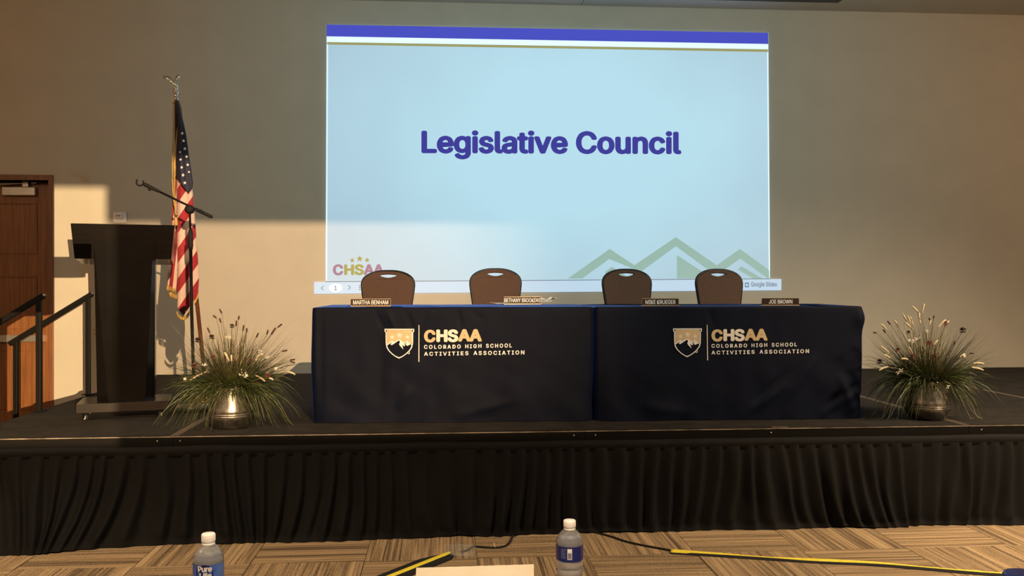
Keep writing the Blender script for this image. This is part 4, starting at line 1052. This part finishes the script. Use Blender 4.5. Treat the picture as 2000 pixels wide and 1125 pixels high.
put('lettering', text_mesh('Life', .03, .95, (-.0085, .0175, .1165, .1275)), wrap(k1, .0335), M_white, b1)
put('label_mark', fill_mesh([[(.003, .105), (.0045, .105), (.0045, .114), (.003, .114)], [(.0075, .107), (.009, .107), (.009, .115), (.0075, .115)]]), wrap(k1, .0335), M_white, b1)
b2, k2 = bottle(1112.5, 1015.5, 2.14, 'clear water bottle with dark blue label and white barcode, right of the paper card')
band('label', .0329, .105, .1425, M_lnavy, b2, k2)
put('barcode_panel', fill_mesh([rect(-.0075, .0035, .1115, .1385)]), wrap(k2, .0333), M_cap, b2, 2)
bars = [rect(-.0065, .0025, z, z+h_) for z, h_ in ((.1135, .0012), (.1155, .0006), (.1170, .0015), (.1192, .0006), (.1205, .0010), (.1222, .0016), (.1246, .0006), (.1260, .0012), (.1282, .0006))]
put('barcode', fill_mesh(bars), wrap(k2, .0336), M_lnavy2, b2, 1)
lines = [rect(-.024, -.010-.002*(i % 3), .1365-i*.0032, .1372-i*.0032) for i in range(8)]
put('small_print', fill_mesh(lines), wrap(k2, .0335), mat('pale_label_print', (.28, .32, .55), .5), b2, 1)

# folded paper card
cL = atD(813, 1109, 2.08); cR = atD(1042.5, 1102, 2.08); w_ = (cR-cL).length
tz_ = (cL.z+cR.z)/2; h_ = tz_-ZA
M_card = mottle('cream_card', (.62, .54, .42), (.70, .62, .49), nscale=8, bump=.04, rough=.8)
V = []; Fc = []; n = 24
for s_, th in ((0, 0), (1, .0012)):
    for (yy, zz) in ((-.05, 0), (0, h_-th), (.05, 0)):
        for i in range(n+1):
            x = -w_/2+w_*i/n; tilt = (cR.z-cL.z)*(i/n-.5)*(1 if zz else 0)
            V.append((x, yy*(1-th*20 if yy else 1), max(0, zz+tilt+(.0006*noise.noise(Vector((x*60, 0, 0))) if zz else 0))))
m_ = 3*(n+1)
for s_ in (0, 1):
    for r_ in (0, 1):
        for i in range(n):
            a = s_*m_+r_*(n+1)+i; f = (a, a+1, a+n+2, a+n+1); Fc.append(f if s_ == 0 else f[::-1])
card = meshobj('paper_card', V, Fc, M_card); cc_ = (cL+cR)/2; card.location = (cc_.x, cc_.y, ZA); card.rotation_euler = (0, 0, axis)
tag(card, 'blank cream folded paper card at the bottom edge between the two bottles', 'paper card')

# blue tumbler at the corner
bt = atD(2001, 1119, 2.02)
tm = thing('tumbler', 'blue rounded tumbler lid cut off by the bottom right corner', 'cup', (bt.x, bt.y, ZA), axis)
hT = bt.z-ZA; M_blue = mat('blue_plastic', (.035, .055, .30), .35)
lathe('body', [(0, .001), (.030, .001), (.033, .004), (.040, hT*.82), (.0405, hT*.84)], M_blue, tm, 40)
lathe('lid', [(.0395, hT*.845), (.0432, hT*.85), (.0445, hT*.92), (.042, hT*.975), (.036, hT*.995), (.02, hT), (0, hT)], M_blue, tm, 40)

# ------------------------------------------------------------------ cables and covers on the floor
def fl_pt(x, y, z=.006): p = atZ(x, y, 0); return Vector((p.x, p.y, z))
cb = tube('cable', smooth_path([fl_pt(x, y) for x, y in ((900, 1080), (914, 1076), (925, 1069.5), (950, 1071), (968, 1071.5), (985, 1069), (995, 1062), (1000, 1052), (1006, 1043), (1018, 1038.5), (1035, 1036.5), (1080, 1035.5), (1140, 1036), (1165, 1042), (1195, 1050), (1225, 1060), (1262, 1068), (1300, 1075), (1318, 1078))], 5), .0055, M_rubber, None, 8)
tag(cb, 'black cable running across the carpet between the two yellow cable covers', 'cable')
zt_ = fl_pt(968, 1071.5)
bm = bmesh.new(); add_tube(bm, [(zt_.x, zt_.y-.004, zt_.z-.003), (zt_.x-.004, zt_.y-.002, .013), (zt_.x-.01, zt_.y+.01, .03)], .0016, 6); bmobj('zip_tie', bm, M_cap, cb)
def coverstrip(path, wfn, lbl):
    P = smooth_path([Vector(p) for p in path], 10); n = len(P)
    t = thing('cable_cover', lbl, 'cable cover', (0, 0, 0), 0, 'yellow striped cable covers')
    def strip(name, fa, fb, z, mt):
        V = []; Fc = []
        for i, p in enumerate(P):
            tg = (P[min(i+1, n-1)]-P[max(i-1, 0)]).normalized(); s = Vector((-tg.y, tg.x, 0))
            if s.y < 0: s = -s
            u = i/(n-1); a, b = fa(u), fb(u); mid = (a+b)/2
            for w_, dz in ((a, -.002), (a*.85+mid*.15, 0), (mid, .003), (b*.85+mid*.15, 0), (b, -.002)):
                q = p+s*w_; V.append((q.x, q.y, z+dz+.004*math.exp(-(w_/.02)**2)))
        m5 = len(V); V += [(x, y, .0005) for x, y, _ in V]
        for i in range(n-1):
            for k in range(4): a = i*5+k; Fc.append((a, a+1, a+6, a+5)); Fc.append((m5+a, m5+a+5, m5+a+6, m5+a+1))
            Fc.append((i*5, i*5+5, m5+i*5+5, m5+i*5)); Fc.append((i*5+4, m5+i*5+4, m5+i*5+9, i*5+9))
        Fc.append((0, m5, m5+1, m5+2, m5+3, m5+4, 4, 3, 2, 1)); a = (n-1)*5; Fc.append((a, a+1, a+2, a+3, a+4, m5+a+4, m5+a+3, m5+a+2, m5+a+1, m5+a))
        return meshobj(name, V, Fc, mt, t, True)
    strip('black_mat', *wfn['black'], .004, mottle('black_cover_fabric', (.012, .011, .012), (.02, .019, .02), nscale=200, bump=.3, rough=.85))
    strip('yellow_stripe', *wfn['yellow'], .0075, mottle('yellow_cover_stripe', (.72, .58, .03), (.82, .68, .06), nscale=60, bump=.1, rough=.6)); return t
q0 = fl_pt(878, 1082, 0); q1 = fl_pt(768, 1126, 0); dd = q1-q0
coverstrip([q0, q0+dd*.33, q0+dd*.66, q1, q1+dd*.7], {'black': (lambda u: -.075*min(1, .45+u*4), lambda u: .075*min(1, .2+u*3)), 'yellow': (lambda u: -.022*min(1, .55+u*5), lambda u: .022*min(1, .55+u*5))}, 'wide yellow and black cable cover running off diagonally at lower centre')
q = [fl_pt(x, y, 0) for x, y in ((1310, 1078.5), (1400, 1084.5), (1480, 1090), (1540, 1094), (1600, 1097.5), (1700, 1102), (1800, 1110), (1900, 1118.5), (1990, 1124))]
q.append(q[-1]+(q[-1]-q[-2])*1.4)
yw = lambda u: .030+.022*math.cos(u*13.5) if u < .8 else .010
coverstrip(q, {'black': (lambda u: -.036, lambda u: .032+.02*math.cos(u*13.5)*(u < .8)), 'yellow': (lambda u: -.012 if u > .05 else -.022, lambda u: max(-.004, -.012+yw(u)))}, 'long narrow yellow and black cable cover stretching to the bottom right')
# clear tape over the cable end
V = []; Fc = []
c4 = [atZ(x, y, 0) for x, y in ((866, 1086), (926, 1088), (932, 1066), (870, 1064))]
n = 10
for j in range(n+1):
    for i in range(n+1):
        p = (c4[0].lerp(c4[1], i/n)).lerp(c4[3].lerp(c4[2], i/n), j/n)
        V.append((p.x, p.y, .016+.004*noise.noise(Vector((i*.5, j*.7, 0))) if 0 < i < n and 0 < j < n else .003))
for j in range(n):
    for i in range(n): a = j*(n+1)+i; Fc.append((a, a+1, a+n+2, a+n+1))
tp = meshobj('clear_tape', V, Fc, mat('clear_tape_film', (.8, .78, .72), .12, Alpha=.16, Specular_IOR_Level=.8), None, True)
tag(tp, 'wrinkled clear tape patch holding the cable end beside the yellow cover', 'tape')

# ------------------------------------------------------------------ added unseen fixtures behind the camera: shutters give the beams straight edges
def fixture(L0, wallbox, lbl):
    x0, x1, z0, z1 = wallbox; k = .5/(YW-L0.y)
    X0, X1, Z0, Z1 = (L0.x+(x0-L0.x)*k, L0.x+(x1-L0.x)*k, L0.z+(z0-L0.z)*k, L0.z+(z1-L0.z)*k)
    t = thing('added_beam_fixture', lbl, 'spotlight', (L0.x, L0.y, 0))
    def pb(a, b, c, d): return box('shutter', a-L0.x, b-L0.x, .5, .503, c, d, M_black, t, 0)
    E_ = .22
    pb(X0-E_, X0, Z0-E_, Z1+E_); pb(X1, X1+E_, Z0-E_, Z1+E_); pb(X0, X1, Z1, Z1+E_); pb(X0, X1, Z0-E_, Z0)
    box('lamp_house', -.09, .09, -.35, -.06, L0.z-.09, L0.z+.09, M_black, t, .01)
    tube('support_bar', [(.0, -.12, L0.z-.1), (.0, .25, L0.z-.26), (0, .5, Z0-E_)], .012, M_black, t, 8)
    tube('stand_pole', [(0, -.12, 0), (0, -.12, L0.z-.09)], .018, M_black, t, 10)
    lathe('stand_base', [(.25, 0), (.25, .012), (.02, .03)], M_black, t, 24, Matrix.Translation((0, -.12, 0)))
fixture(LA, (-1.90, 7.0, -.78, 2.133), 'added unseen spotlight with beam-cutting shutters on a tall stand behind the camera')
fixture(LB, (-6.0, -1.85, .02, 2.49), 'added unseen spotlight with beam-cutting shutters on a low stand behind the camera')
ls = thing('shadow_blocker', 'added black blocker on a pole behind the viewpoint, shadowing the left wall', 'shadow blocker', (1.76, -6.0, 0))  # added to cast the left-wall shadow; body and lens boxes shaped for it
box('body', -.13, .105, -.04, .04, 1.62, 1.94, M_black, ls, .006)
box('lens', .107, .18, -.03, .03, 1.708, 1.757, M_black, ls, .004)
tube('pole', [(0, 0, .03), (0, 0, 1.619)], .012, M_black, ls, 8)
lathe('base', [(.2, 0), (.2, .01), (.015, .03)], M_black, ls, 20)
